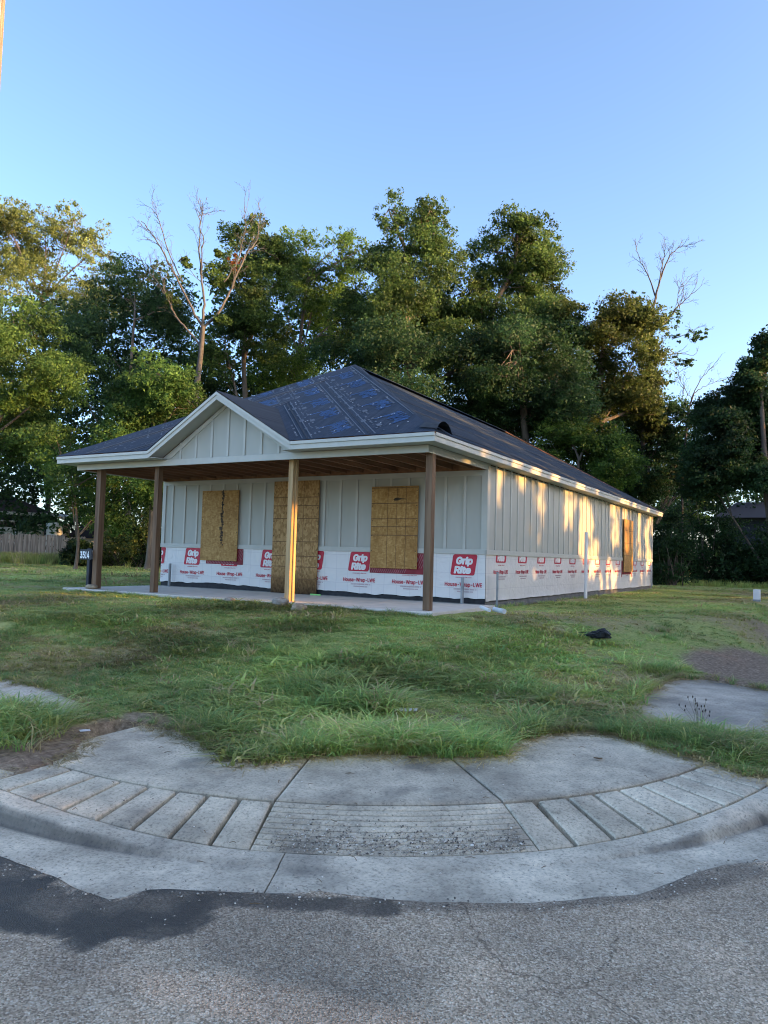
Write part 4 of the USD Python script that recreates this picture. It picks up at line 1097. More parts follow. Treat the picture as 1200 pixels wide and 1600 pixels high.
# ------------------------------------------------------------------ trees
TREES = [
 ('olive_tree','tall sparse olive-tinted tree with sunlit top at the far left','olive',0.2,26000,0.22,[[-47.99,27.47,0.50],[-47.99,27.47,6.43],[-48.07,26.92,13.58],[-48.29,26.26,21.24]],[[-52.72,25.52,25.98,3.44,3.23],[-49.82,27.20,27.43,3.56,2.69],[-46.13,27.16,27.47,2.30,1.88],[-43.85,27.65,24.61,2.18,2.69],[-46.51,23.60,21.12,4.02,3.23],[-44.85,27.45,21.09,3.44,2.69],[-50.81,23.87,28.13,2.30,1.61]]),
 ('leafy_tree','bright green leafy tree at the left edge below the olive crown','green',0.17,30000,0.18,[[-34.71,13.30,0.50],[-34.71,13.30,4.75],[-33.63,13.73,7.58],[-32.70,14.07,10.40]],[[-30.61,12.51,13.22,2.75,2.02],[-29.64,12.74,10.49,3.33,2.21],[-35.64,15.69,9.13,3.14,2.21],[-30.96,15.57,10.56,1.57,1.47],[-31.92,13.59,6.77,2.16,1.32],[-31.31,14.85,7.09,1.96,1.32]]),
 ('dark_tree','dark green broad tree between the olive tree and the bare tree','dark',0.18,30000,0.16,[[-31.29,21.05,0.50],[-31.29,21.05,5.41],[-31.07,20.73,11.69],[-30.88,20.57,15.61]],[[-32.93,22.26,17.65,3.08,2.47],[-34.88,21.03,14.62,3.30,2.47],[-31.07,22.89,14.44,3.30,2.89],[-30.60,20.09,11.50,4.18,2.27],[-28.99,21.59,16.45,1.76,2.06],[-34.56,19.53,11.35,2.20,2.47]]),
 ('young_tree','low bright green tree rising just behind the left roof slope','fresh',0.15,20000,0.12,[[-21.61,14.06,0.50],[-21.61,14.06,3.61],[-21.46,13.92,6.90],[-21.37,13.84,8.69]],[[-20.31,12.90,9.28,1.67,1.19],[-22.37,13.51,8.10,1.84,1.41],[-19.81,14.02,8.29,1.61,1.57],[-22.59,15.37,6.87,2.68,1.41],[-21.81,12.41,6.10,1.51,1.26]]),
 ('drooping_tree','small feathery tree with drooping sprays left of the porch','fresh',0.14,15000,0.07,[[-22.88,11.11,0.50],[-22.88,11.11,2.00],[-22.91,10.94,4.24],[-22.73,10.92,5.94]],[[-24.07,10.78,5.98,1.74,1.04],[-23.17,12.18,4.96,1.89,1.04],[-22.50,10.42,4.41,1.33,0.95],[-21.89,12.94,4.41,1.74,1.33],[-22.73,12.28,3.20,1.52,0.95],[-19.12,11.50,5.29,1.58,1.48]]),
 ('slender_tree','upright tree behind the bare grey tree with a rusty patch','mid',0.17,24000,0.2,[[-24.38,23.64,0.50],[-24.38,23.64,9.35],[-24.39,23.36,13.19],[-23.93,23.28,18.18]],[[-24.35,23.65,20.57,1.81,1.53],[-23.47,21.40,17.08,2.15,2.22],[-23.11,23.80,17.83,1.81,2.42],[-23.59,23.39,14.65,2.58,2.02],[-24.82,22.02,13.67,1.72,2.02],[-22.13,23.71,19.19,1.51,1.41]]),
 ('sunlit_tree','yellow-green tree with sunlit crown left of the tallest tree','lime',0.17,26000,0.2,[[-24.49,29.36,0.50],[-24.49,29.36,9.48],[-24.53,28.98,14.59],[-24.05,28.90,19.71]],[[-24.85,29.49,22.04,1.91,1.79],[-22.13,29.02,21.15,2.39,1.88],[-20.46,29.52,21.03,1.91,1.79],[-24.29,30.01,18.79,2.87,2.47],[-21.73,30.16,17.15,2.63,2.24],[-26.17,28.92,18.73,1.91,2.69],[-24.19,27.72,12.97,2.87,2.69]]),
 ('tallest_tree','tallest tree of the row, behind the roof peak','mid',0.17,38000,0.3,[[-14.91,26.90,0.50],[-14.91,26.90,8.53],[-15.02,26.37,15.12],[-14.84,26.22,18.79]],[[-15.69,25.14,20.97,1.15,1.62],[-14.97,27.13,21.07,1.85,1.54],[-13.82,26.66,21.21,1.07,1.16],[-13.57,26.90,19.93,1.15,1.23],[-14.38,25.03,17.90,2.80,2.12],[-14.88,23.55,15.33,2.88,2.12],[-14.91,28.91,16.63,2.88,2.12],[-13.73,24.45,12.97,3.29,1.74]]),
 ('wide_tree','broad dark tree directly behind the roof ridge','dark',0.16,42000,0.28,[[-12.75,23.71,0.50],[-12.75,23.71,5.89],[-13.01,23.28,9.87],[-12.70,23.27,12.54]],[[-16.94,23.15,11.24,3.17,2.10],[-12.62,22.46,11.65,3.36,2.27],[-11.13,27.16,12.29,3.17,2.27],[-13.19,22.29,9.03,4.48,1.92],[-9.84,27.80,10.15,2.98,2.10],[-17.75,20.82,9.10,2.24,1.57]]),
 ('feathery_tree','high feathery tree with a slanting trunk right of the tallest tree','mid',0.17,36000,0.26,[[-12.79,29.30,0.50],[-12.79,29.30,8.40],[-11.72,29.59,13.31],[-10.95,29.80,16.70],[-9.96,30.21,18.98]],[[-9.62,29.23,20.26,2.02,1.26],[-9.04,31.45,20.44,1.60,1.58],[-11.31,30.07,19.56,1.89,1.58],[-9.76,31.32,18.57,2.53,1.78],[-11.72,29.21,17.02,1.60,1.78],[-9.59,28.88,15.10,3.16,1.97],[-8.65,31.64,16.55,1.68,2.37]]),
 ('dense_tree','dense dark tree overhanging the middle of the long roof slope','dark',0.16,36000,0.28,[[-7.91,27.76,0.50],[-7.91,27.76,4.81],[-8.17,27.32,8.89],[-8.30,27.01,12.29]],[[-7.98,24.75,11.70,3.06,2.15],[-7.36,28.41,13.24,2.30,2.33],[-8.15,28.19,10.44,3.44,2.15],[-6.53,27.58,10.53,2.30,2.51],[-9.58,28.19,8.42,2.68,1.61]]),
 ('golden_tree','olive-gold tree right of the long roof slope','gold',0.17,38000,0.26,[[-5.32,31.62,0.50],[-5.32,31.62,4.36],[-5.13,31.38,9.38],[-5.11,31.14,12.96]],[[-4.94,29.72,14.71,2.21,1.51],[-3.77,31.35,14.66,2.01,1.43],[-6.36,31.76,13.25,2.21,1.88],[-3.47,31.63,12.53,2.01,2.07],[-5.11,32.69,11.09,3.21,1.88],[-6.48,31.01,10.14,2.01,1.69],[-3.37,33.80,10.42,1.61,1.69]]),
 ('low_leafy_tree','low yellow-green tree over the rear end of the long roof','lime',0.15,24000,0.14,[[-4.86,26.11,0.50],[-4.86,26.11,4.00],[-4.85,25.95,6.52]],[[-5.96,26.92,8.01,1.70,1.19],[-4.34,26.99,7.60,1.77,1.26],[-5.23,27.32,6.38,2.48,1.26],[-3.14,25.95,6.14,1.42,1.33],[-6.50,25.53,6.53,1.24,1.00]]),
 ('shadowed_tree','dark thin-leaved tree below the dead tree at the right','dark',0.17,24000,0.2,[[-3.41,35.17,0.50],[-3.41,35.17,2.70],[-3.22,34.94,7.58]],[[-3.63,36.10,9.30,2.10,1.78],[-2.01,35.14,9.81,1.68,1.58],[-1.78,35.98,7.65,1.89,1.78],[-3.69,34.61,6.80,2.53,1.78],[-1.12,37.60,7.05,1.47,1.58]]),
 ('distant_tree','pale sunlit far tree in the gap at the right','lime',0.22,14000,0.2,[[-4.91,59.84,0.50],[-4.91,59.84,2.27],[-4.87,59.51,7.33]],[[-6.20,57.83,8.34,2.21,1.78],[-4.33,59.34,7.87,2.21,1.89],[-5.14,56.18,5.99,3.16,1.78]]),
 ('edge_tree','dark tall tree at the right edge above the hedge','dark',0.16,85000,0.2,[[3.63,30.11,0.50],[3.13,29.52,5.40],[3.03,29.11,10.30]],[[3.44,29.07,11.96,1.03,1.03],[3.14,29.57,10.71,1.55,1.29],[1.80,30.33,9.38,2.07,1.61],[3.60,31.35,9.11,2.07,1.94],[1.47,27.85,7.41,1.55,1.45],[2.85,31.84,7.27,2.58,1.61],[1.24,27.37,5.99,1.55,1.13],[1.83,29.98,6.05,1.89,0.90],[3.71,28.61,5.84,1.72,0.90],[0.76,27.88,5.55,1.24,0.81]]),
]
BUSHES = [
 ('bush','tall dark bush against the rear corner of the house','dark',[[-0.23,24.25,3.00,0.96,1.27],[-0.48,24.20,1.58,0.96,0.96]]),
 ('bush','dark bush in the middle of the thicket behind the right lawn','dark',[[0.46,29.21,4.17,1.26,1.26],[0.45,29.33,2.27,1.58,1.58]]),
 ('bush','spreading bush below the dark roof at the right','dark',[[1.82,30.08,2.95,1.42,1.33],[2.08,30.34,1.54,1.58,1.14]]),
 ('bush','bush at the right frame edge behind the white marker box','dark',[[3.64,30.01,2.66,1.54,1.38],[3.76,30.17,1.43,1.54,0.98]]),
 ('bush','olive brushy bush by the end of the picket fence','olive',[[-26.66,17.01,2.17,1.30,1.02],[-27.11,16.81,1.31,1.37,0.68]]),
 ('bush','dark bush seen under the porch between the first two posts','dark',[[-25.77,17.47,3.05,1.54,1.71],[-25.49,17.74,1.53,1.16,0.82]]),
 ('bush','low dark bush covering the end of the picket fence','dark',[[-28.03,15.11,1.42,0.73,0.73],[-27.51,15.41,1.37,0.60,0.60]]),
]
BARE_A = ([[-21.99,16.98,0.50,0.26],[-21.99,16.98,8.38,0.23],[-21.84,16.96,10.01,0.22],[-21.66,16.95,11.63,0.20],[-21.57,16.91,12.86,0.19]],[[[-21.57,16.91,12.86,0.13],[-21.98,16.60,13.89,0.11],[-22.45,16.24,15.17,0.09],[-22.86,15.92,16.29,0.07],[-23.22,15.64,17.25,0.05],[-23.69,15.32,17.98,0.03]],[[-22.45,16.24,15.17,0.06],[-22.92,15.87,16.61,0.05],[-23.19,15.61,18.06,0.04],[-23.32,15.48,18.76,0.01]],[[-21.57,16.91,12.86,0.14],[-21.53,16.84,14.22,0.11],[-21.66,16.67,15.52,0.09],[-21.79,16.51,16.81,0.07],[-21.73,16.43,18.43,0.04],[-21.64,16.46,18.75,0.01]],[[-21.66,16.67,15.52,0.06],[-21.40,16.71,17.14,0.05],[-21.45,16.59,18.43,0.03],[-21.17,16.74,18.64,0.01]],[[-21.54,16.93,12.87,0.15],[-20.97,17.19,13.85,0.12],[-20.63,17.30,15.22,0.10],[-20.20,17.43,16.86,0.08],[-19.91,17.54,17.67,0.06],[-19.99,17.42,18.80,0.02]],[[-20.63,17.30,15.22,0.07],[-19.84,17.69,16.22,0.05],[-19.26,17.91,17.86,0.04],[-19.15,17.92,18.67,0.01]],[[-21.71,16.89,11.95,0.10],[-22.27,16.51,12.75,0.09],[-22.83,16.14,13.47,0.08],[-23.21,15.85,14.33,0.06],[-23.85,15.40,15.45,0.04],[-24.41,15.02,16.24,0.02]],[[-23.21,15.85,14.33,0.04],[-23.10,15.86,15.15,0.03],[-23.20,15.77,15.63,0.01]]])
BARE_B = ([[-3.52,34.56,0.50,0.23],[-3.52,34.56,10.57,0.20],[-3.28,34.59,12.08,0.19],[-3.14,34.53,14.14,0.18],[-3.06,34.45,15.83,0.17]],[[[-3.06,34.45,15.83,0.14],[-2.83,34.49,17.34,0.11],[-2.56,34.56,18.47,0.09],[-2.16,34.72,19.61,0.06],[-1.67,34.96,20.18,0.03],[-1.28,35.18,20.31,0.01]],[[-2.83,34.50,17.15,0.09],[-3.15,34.24,18.26,0.06],[-3.63,33.89,19.18,0.04],[-3.94,33.62,20.37,0.01]],[[-2.99,34.44,16.58,0.09],[-2.66,34.53,18.09,0.07],[-2.46,34.57,19.22,0.05],[-2.32,34.60,19.98,0.02]],[[-3.07,34.50,15.08,0.10],[-2.19,34.96,15.86,0.08],[-1.53,35.29,16.63,0.06],[-0.65,35.75,17.41,0.03]],[[-1.63,35.24,16.55,0.05],[-1.76,35.11,17.30,0.03],[-1.62,35.14,18.12,0.01]],[[-3.08,34.60,13.58,0.07],[-1.88,35.28,13.92,0.05],[-0.90,35.86,13.80,0.02]],[[-2.03,35.13,14.74,0.05],[-1.06,35.67,15.14,0.03],[-0.15,36.20,15.17,0.01]]])
BARE_C = ([[-1.41,34.90,0.50,0.11],[-1.41,34.90,6.76,0.10],[-1.07,34.84,10.43,0.09],[-0.81,34.92,11.36,0.07]],[[[-0.81,34.92,11.36,0.05],[-0.36,35.12,12.29,0.04],[0.51,35.57,13.12,0.01]],[[-0.81,34.92,11.36,0.05],[-0.29,35.18,11.92,0.03],[0.66,35.71,12.32,0.01]],[[-0.93,34.88,10.99,0.04],[-1.31,34.59,11.89,0.03],[-1.37,34.52,12.44,0.01]],[[-1.00,34.87,10.44,0.04],[-1.50,34.53,11.15,0.02],[-1.56,34.46,11.70,0.01]]])
WOOD = [[-48.14,19.74,10.61,2.29,2.34],[-49.41,19.87,8.05,2.32,2.36],[-52.58,21.92,4.81,2.45,2.50],[-56.61,23.71,1.17,2.60,1.76],[-46.91,20.21,11.77,2.29,2.33],[-47.53,23.13,7.18,2.39,2.44],[-49.74,23.53,3.80,2.45,2.50],[-53.30,25.63,0.56,2.59,1.76],[-45.77,24.46,11.45,2.42,2.46],[-46.42,25.41,7.78,2.46,2.50],[-43.69,22.04,4.62,2.27,2.31],[-45.11,23.56,2.13,2.35,1.59],[-41.44,25.12,10.97,2.35,2.39],[-42.96,25.81,8.23,2.40,2.45],[-44.64,28.61,3.54,2.52,2.57],[-42.50,26.81,1.71,2.41,1.64],[-43.80,30.01,12.02,2.58,2.63],[-40.43,28.90,8.29,2.46,2.51],[-39.57,27.65,5.19,2.38,2.43],[-37.54,26.24,1.52,2.28,1.55],[-41.20,31.56,12.76,2.58,2.63],[-37.63,30.41,7.98,2.45,2.50],[-37.96,30.81,4.54,2.46,2.51],[-39.27,31.21,1.45,2.50,1.70],[-36.67,32.60,11.73,2.52,2.57],[-35.48,34.24,9.25,2.55,2.60],[-35.09,31.57,5.44,2.43,2.48],[-32.42,28.99,0.99,2.27,1.54],[-29.58,31.37,12.43,2.33,2.37],[-30.03,30.42,7.79,2.29,2.33],[-31.89,34.09,4.80,2.46,2.50],[-30.71,32.67,0.95,2.37,1.61],[-26.88,33.33,12.59,2.34,2.39],[-27.69,33.02,9.12,2.34,2.38],[-31.66,38.69,5.69,2.62,2.67],[-27.20,31.77,2.32,2.26,1.54],[-25.38,36.53,11.66,2.42,2.47],[-28.52,39.82,9.00,2.61,2.66],[-29.03,40.17,4.34,2.62,2.67],[-24.96,37.20,2.30,2.42,1.64],[-23.56,39.61,13.83,2.50,2.55],[-23.49,41.37,9.26,2.56,2.61],[-21.64,38.85,5.19,2.41,2.46],[-24.97,42.24,2.33,2.60,1.77],[-20.41,38.74,13.06,2.40,2.45],[-19.89,37.98,8.57,2.35,2.40],[-20.87,39.84,5.68,2.43,2.48],[-22.62,44.01,2.42,2.62,1.78],[-19.55,45.33,13.98,2.63,2.68],[-19.23,44.21,10.30,2.57,2.62],[-18.23,46.45,5.93,2.62,2.67],[-17.62,42.42,1.45,2.45,1.66],[-16.46,47.13,13.84,2.63,2.68],[-13.37,41.33,8.35,2.33,2.38],[-15.50,45.80,5.71,2.54,2.59],[-14.20,43.81,1.96,2.43,1.65],[-12.25,47.90,13.83,2.57,2.62],[-10.31,41.92,7.93,2.29,2.33],[-11.08,46.21,5.16,2.46,2.51],[-10.73,47.24,2.93,2.48,1.69],[-6.98,46.11,12.98,2.38,2.43],[-10.00,51.32,9.32,2.63,2.68],[-8.23,47.60,4.69,2.44,2.49],[-7.42,44.62,2.92,2.31,1.57],[-4.33,48.44,5.66,2.39,2.44],[-6.83,51.88,1.60,2.56,1.74],[-2.42,55.88,6.59,2.63,2.68],[-3.16,52.59,2.97,2.52,1.71],[0.19,47.84,6.02,2.28,2.32],[1.59,50.38,3.23,2.33,1.59],[2.47,57.36,6.93,2.58,2.63],[4.61,50.95,2.24,2.29,1.55],[7.38,51.83,6.11,2.27,2.31],[6.74,54.23,3.49,2.36,1.61],[-47.88,18.83,13.18,1.90,1.73],[-46.41,18.08,9.48,1.84,1.86],[-47.63,19.47,7.32,1.90,1.92],[-46.81,19.39,2.96,1.87,1.90],[-44.65,19.21,13.43,1.85,1.69],[-44.42,18.95,9.75,1.83,1.85],[-42.88,18.60,5.63,1.78,1.80],[-44.49,19.75,2.61,1.84,1.86],[-42.84,21.89,12.95,1.90,1.73],[-40.90,20.16,9.73,1.81,1.83],[-39.87,19.87,6.32,1.77,1.79],[-41.41,21.16,3.78,1.83,1.85],[-37.82,21.16,13.19,1.79,1.63],[-39.34,20.68,10.18,1.79,1.82],[-40.50,21.64,6.94,1.84,1.86],[-39.27,21.26,2.55,1.79,1.82],[-38.39,24.27,13.70,1.90,1.73],[-36.26,21.63,9.77,1.77,1.79],[-36.78,23.03,6.18,1.81,1.83],[-38.93,24.35,3.68,1.89,1.91],[-36.13,25.31,14.28,1.89,1.72],[-34.28,23.48,9.44,1.79,1.81],[-37.67,25.11,7.42,1.90,1.92],[-35.16,24.42,2.74,1.82,1.84],[-33.48,25.24,13.79,1.84,1.67],[-33.70,25.84,9.57,1.85,1.87],[-32.99,24.31,6.87,1.78,1.81],[-32.94,25.18,3.83,1.80,1.83],[-31.37,27.13,14.43,1.86,1.69],[-33.11,27.30,10.92,1.89,1.91],[-31.39,26.59,7.32,1.83,1.85],[-31.48,27.90,3.89,1.86,1.88],[-32.43,29.05,14.08,2.77,3.00],[-28.85,31.13,14.19,2.77,2.77],[-23.26,34.25,16.21,2.77,2.77],[-18.06,37.11,18.67,2.31,2.31],[-15.48,38.73,16.91,2.77,2.77],[-10.51,41.69,16.15,2.77,2.77],[-5.75,44.71,12.62,2.31,2.77],[-21.25,35.26,18.57,2.77,2.31],[-41.58,23.51,17.01,3.23,2.77],[-32.00,28.95,19.15,1.84,2.31],[-8.54,43.09,12.54,2.77,2.77],[-35.99,26.63,19.02,2.77,2.77],[-26.44,32.31,17.49,2.31,2.31],[-29.61,30.30,19.69,1.84,2.08],[-24.83,33.08,19.84,2.08,2.31],[-31.66,29.69,11.34,2.77,2.31]]
FOLIAGE_B = [[-3.64,34.07,16.56,0.83,1.13],[-3.65,34.15,15.25,1.05,0.75],[-2.19,34.99,15.48,0.83,0.94],[-1.22,35.60,14.76,0.90,0.60],[-0.41,36.06,15.09,0.53,0.38],[-1.72,35.40,13.62,0.75,0.68]]
FOLIAGE_A = [[-22.88,16.06,14.18,0.45,0.32],[-22.30,16.26,16.14,0.32,0.32],[-20.64,17.43,13.28,0.39,0.32],[-20.90,17.04,16.67,0.26,0.26]]

TANA, TANE = math.tan(SUN_AZ), math.tan(SUN_EL) / math.cos(SUN_AZ)
# gaps in the crowns across the street through which the low sun reaches the house: y0, y1, z0, z1 on the long right wall
GAPS = [(2.5, 3.3, 2.2, 4.2), (4.2, 4.6, 2.9, 4.3), (5.35, 5.9, 2.5, 4.0), (7.3, 8.1, 2.3, 3.9), (8.8, 10.0, 1.5, 3.2), (9.4, 10.9, 1.0, 2.2), (11.0, 13.1, .5, 1.6), (12.0, 13.3, 1.9, 4.2),
        (13.6, 14.9, 1.8, 3.9), (14.7, 15.1, .6, 2.0), (15.9, 16.5, 1.6, 4.2), (17.3, 18.1, 1.3, 3.4), (18.1, 19.3, 2.6, 4.2), (12.6, 13.7, -.9, .62), (.65, 1.1, .9, 3.12), (1.3, 1.72, 3.05, 3.42)]
def blocks_gap(p):
    yw, zw = p[:, 1] - p[:, 0] * TANA, p[:, 2] - p[:, 0] * TANE
    hit = np.zeros(len(p), bool)
    for a, b, c, d_ in GAPS:
        u = (yw - (a + b) / 2) / ((b - a) / 2 + .06); w = (zw - (c + d_) / 2) / ((d_ - c) / 2 + .06)
        hit |= (u ** 4 + w ** 4) < 1 + .8 * (meshkit.noise(np.stack([yw * 3, zw * 3, yw * 0 + a], -1), 5) - .5)
    veil = np.random.default_rng(len(p)).random(len(p)) < .94          # a few leaves hang in the gaps
    return hit & veil & (p[:, 0] > 1.5)

RND, HOLD = {}, []
def leaf_obj(name, v, mtl, parent, rnd=None, **kw):
    p = obj(name, (v, np.arange(len(v)).reshape(-1, 4)), mtl, parent, **kw)
    prim_float(p, 'rnd', RND[id(v)] if rnd is None else rnd)
    return p

def leaves(blobs, n, size, seed, clump=.2, droop=0., flat=.3, per=22, lump=True):
    """leaf faces in clumps through the outer parts of a crown made of several masses"""
    rg = np.random.default_rng(seed)
    big = np.array(blobs, float)
    sub_ = []
    for q in big:                                    # each mass breaks up into uneven smaller ones
        for _ in range(int(14 if lump else 0)):
            d_ = rg.normal(size=3); d_ /= np.linalg.norm(d_)
            rr = rg.uniform(.30, 1.0) ** .6
            k_ = rg.uniform(.28, .52)
            sub_.append([*(q[:3] + d_ * rr * .86 * np.array([q[3], q[3], q[4]])), k_ * q[3], k_ * q[4] * .85])
    b = np.array(sub_) if lump else big
    wgt = (b[:, 3] ** 2 * b[:, 4]); wgt /= wgt.sum()
    m = max(8, n // per)
    which = rg.choice(len(b), m, p=wgt)
    dv = rg.normal(size=(m, 3)); dv /= np.linalg.norm(dv, axis=1, keepdims=True)
    rad = rg.uniform(.15, 1.0, m) ** .45 * (1 + .55 * (meshkit.noise(dv * 2.1 + which[:, None] * 3.1, seed) - .45))
    R = np.stack([b[which, 3], b[which, 3], b[which, 4]], 1)
    cen = b[which, :3] + dv * rad[:, None] * R
    cen[:, 2] -= droop * (rad ** 2) * b[which, 4]
    cr = clump * (.55 + .45 * b[which, 3]) * rg.uniform(.6, 1.4, m)
    k = rg.integers(0, m, n)
    o = rg.normal(size=(n, 3)) * cr[k][:, None] * [.62, .62, .40]
    c = cen[k] + o
    nor = rg.normal(size=(n, 3)) * .75 + dv[k] * .55 + [0, 0, flat]
    nor /= np.linalg.norm(nor, axis=1, keepdims=True)
    a = np.cross(nor, rg.normal(size=(n, 3))); a /= np.linalg.norm(a, axis=1, keepdims=True)
    e = np.cross(nor, a)
    L = size * rg.uniform(.6, 1.35, n)[:, None]
    wd = L * rg.uniform(.38, .6, n)[:, None]
    keep = ~blocks_gap(c)
    rnd = (.55 * rg.random(n) + .45 * rg.random(m)[k])[keep]
    c, a, e, L, wd, nor = (q[keep] for q in (c, a, e, L, wd, nor))
    n = len(c)
    v = np.stack([c - a * L * .5, c + e * wd * .5 - nor * L * .08, c + a * L * .5 - nor * L * .12, c - e * wd * .5 - nor * L * .08], 1).reshape(-1, 3)
    f = np.arange(4 * n).reshape(n, 4)
    RND[id(v)] = np.repeat(rnd, 4)
    HOLD.append(v)
    return v, f, cen

def branch_set(trunk, tw, blobs, cen, seed, extra=26):
    rg = np.random.default_rng(seed)
    tp = np.array(trunk, float)
    out = []
    for b in blobs:
        b = np.array(b)
        j = tp[:, 2] < b[2] - .3 * b[4]
        st = tp[np.nonzero(j)[0].max()] if j.any() else tp[0]
        mid = (st + b[:3]) / 2 + rg.normal(0, .25, 3) + [0, 0, .3]
        r = tw * .45
        pts = np.array([st, mid, b[:3] + [0, 0, .2 * b[4]]])
        q = np.linspace(0, 1, 7)[:, None]
        cv = (1 - q) ** 2 * pts[0] + 2 * q * (1 - q) * pts[1] + q ** 2 * pts[2]
        out.append(tube(cv, r * (1 - .8 * q[:, 0]), 6, False))
        near = cen[np.argsort(np.linalg.norm(cen - b[:3], axis=1))[:160]]
        for c in near[rg.permutation(len(near))[:extra // max(1, len(blobs) // 3)]]:
            s0 = cv[rg.integers(2, 7)]
            mm = (s0 + c) / 2 + rg.normal(0, .1, 3)
            out.append(tube([s0, mm, c], [r * .22, r * .13, .008], 4, False))
    return out

def trunk_tube(trunk, tw):
    tp = np.array(trunk, float)
    n = len(tp)
    q = np.linspace(0, n - 1, 4 * n)
    cv = np.stack([np.interp(q, np.arange(n), tp[:, i]) for i in range(3)], 1)
    cv[:, :2] += .05 * np.sin(q * 2.1)[:, None]
    r = tw * (1.25 - .85 * (q / (n - 1)) ** .8)
    r[0] *= 1.35
    return tube(cv, r, 9)

for k, (nm, lab, mt, ls, nl, tw, trunk, blobs) in enumerate(TREES):
    t = thing(nm, lab, 'tree')
    v, f, cen = leaves(blobs, int(nl * 1.9), ls * .98, 500 + k, droop=.25 if nm == 'drooping_tree' else .08, clump=.24)
    leaf_obj('crown', v, M['leaf_' + mt], t)
    obj('trunk', trunk_tube(trunk, tw), M['bark'], t, smooth=60)
    obj('branches', branch_set(trunk, tw, blobs, cen, 600 + k), M['bark'], t, smooth=60)
    if nm == 'slender_tree':
        v, f, _ = leaves([[blobs[1][0] + .9, blobs[1][1] - 1.0, blobs[1][2] + .6, .55, .5]], 260, .16, 77, .12, lump=False)
        leaf_obj('rusty_leaves', v, M['leaf_rust'], t)

for k, (nm, lab, mt, blobs) in enumerate(BUSHES):
    t = thing(nm, lab, 'bush')
    full = blobs + [[b[0], b[1], max(.7, b[2] - b[4] * .7), b[3] * 1.05, b[4] * .7] for b in blobs]
    v, f, cen = leaves(full, 9000, .13, 700 + k, droop=.15, clump=.22)
    keep = v.reshape(-1, 4, 3)[:, :, 2].min(1) > .45
    leaf_obj('foliage', v.reshape(-1, 4, 3)[keep].reshape(-1, 3), M['leaf_' + mt], t, RND[id(v)].reshape(-1, 4)[keep].ravel())
    rg = np.random.default_rng(800 + k)
    base = np.array([blobs[0][0], blobs[0][1], .45])
    obj('stems', [tube([base + rg.normal(0, .2, 3) * [1, 1, 0], (base + c) / 2 + rg.normal(0, .15, 3), c], [.03, .02, .006], 4, False) for c in cen[rg.permutation(len(cen))[:24]]], M['bark'], t)

# bare trees
def bare(name, label, data, mtl, seed, foliage_blobs=None, fol='leaf_dark', twig=1.0, tl=1.0):
    trunk, limbs = data
    rg = np.random.default_rng(seed)
    t = thing(name, label, 'tree')
    def curve(L):
        L = np.array(L, float); n = len(L)
        # some depth to the limbs
        dv = rg.normal(0, .5) ; L[:, 1] += np.linspace(0, dv, n); L[:, 0] += np.linspace(0, dv * .35, n)
        q = np.linspace(0, n - 1, 4 * n)
        c = np.stack([np.interp(q, np.arange(n), L[:, i]) for i in range(4)], 1)
        c[1:-1, :3] += rg.normal(0, .025, (len(c) - 2, 3))
        return c
    tr = np.array(trunk, float); tr[:, 3] *= .66
    obj('trunk', tube(tr[:, :3], tr[:, 3], 10), mtl, t, smooth=60)
    for L in limbs:
        c = curve(L); c[:, 3] *= .54
        c[-1, 3] = max(.008, c[-1, 3])
        p = obj('limb', tube(c[:, :3], c[:, 3], 7), mtl, t, smooth=60)
        tw = []
        def grow(st, dr, ln, r, lev):
            m1 = st + dr * ln * .5 + rg.normal(0, .06, 3) * ln
            en = st + dr * ln + rg.normal(0, .12, 3) * ln + [0, 0, .08 * ln]
            tw.append(tube([st, m1, en], [r, r * .7, max(.008, r * .35)], 4, False))
            if lev:
                for _ in range(rg.integers(2, 4)):
                    d2 = dr + rg.normal(0, .5, 3); d2 /= np.linalg.norm(d2)
                    grow(m1 + (en - m1) * rg.random(), d2, ln * rg.uniform(.45, .75), r * .5, lev - 1)
        for j in range(len(c) // 3, len(c)):
            if rg.random() < .8 * twig:
                dr = c[j, :3] - c[j - 1, :3]; dr /= np.linalg.norm(dr) + 1e-9
                d2 = dr * .9 + rg.normal(0, .42, 3) + [0, 0, .3]; d2 /= np.linalg.norm(d2)
                grow(c[j, :3], d2, rg.uniform(.4, 1.15) * tl, max(.016, c[j, 3] * .45), 2)
        if tw:
            obj('twigs', tw, mtl, p, kind='stuff')
    if foliage_blobs:
        v, f, _ = leaves(foliage_blobs, 420 * len(foliage_blobs), .17, seed + 1, .16)
        leaf_obj('foliage', v, M[fol], t)
bare('bare_tree', 'leafless pale grey tree forking above the gable, left of the roof', BARE_A, M['bare_wood'], 41, FOLIAGE_A, 'leaf_mid', tl=.75)
bare('half_dead_tree', 'half dead tree with bare top and a few leafy boughs at the right', BARE_B, M['bare_grey'], 43, FOLIAGE_B, 'leaf_dark', tl=.7)
bare('dead_sapling', 'thin leafless sapling leaning right below the half dead tree', BARE_C, M['bare_grey'], 45, tl=.6)

# far wood that closes the view behind the trees
v, f, _ = leaves(WOOD, 120000, .36, 900, clump=.4, lump=False)
z_ok = v.reshape(-1, 4, 3)[:, :, 2].min(1) > .4
leaf_obj('far_wood', v.reshape(-1, 4, 3)[z_ok].reshape(-1, 3), M['leaf_dark'], None, RND[id(v)].reshape(-1, 4)[z_ok].ravel(), label='dim wood closing the view far behind the row of trees', category='wood', kind='stuff')
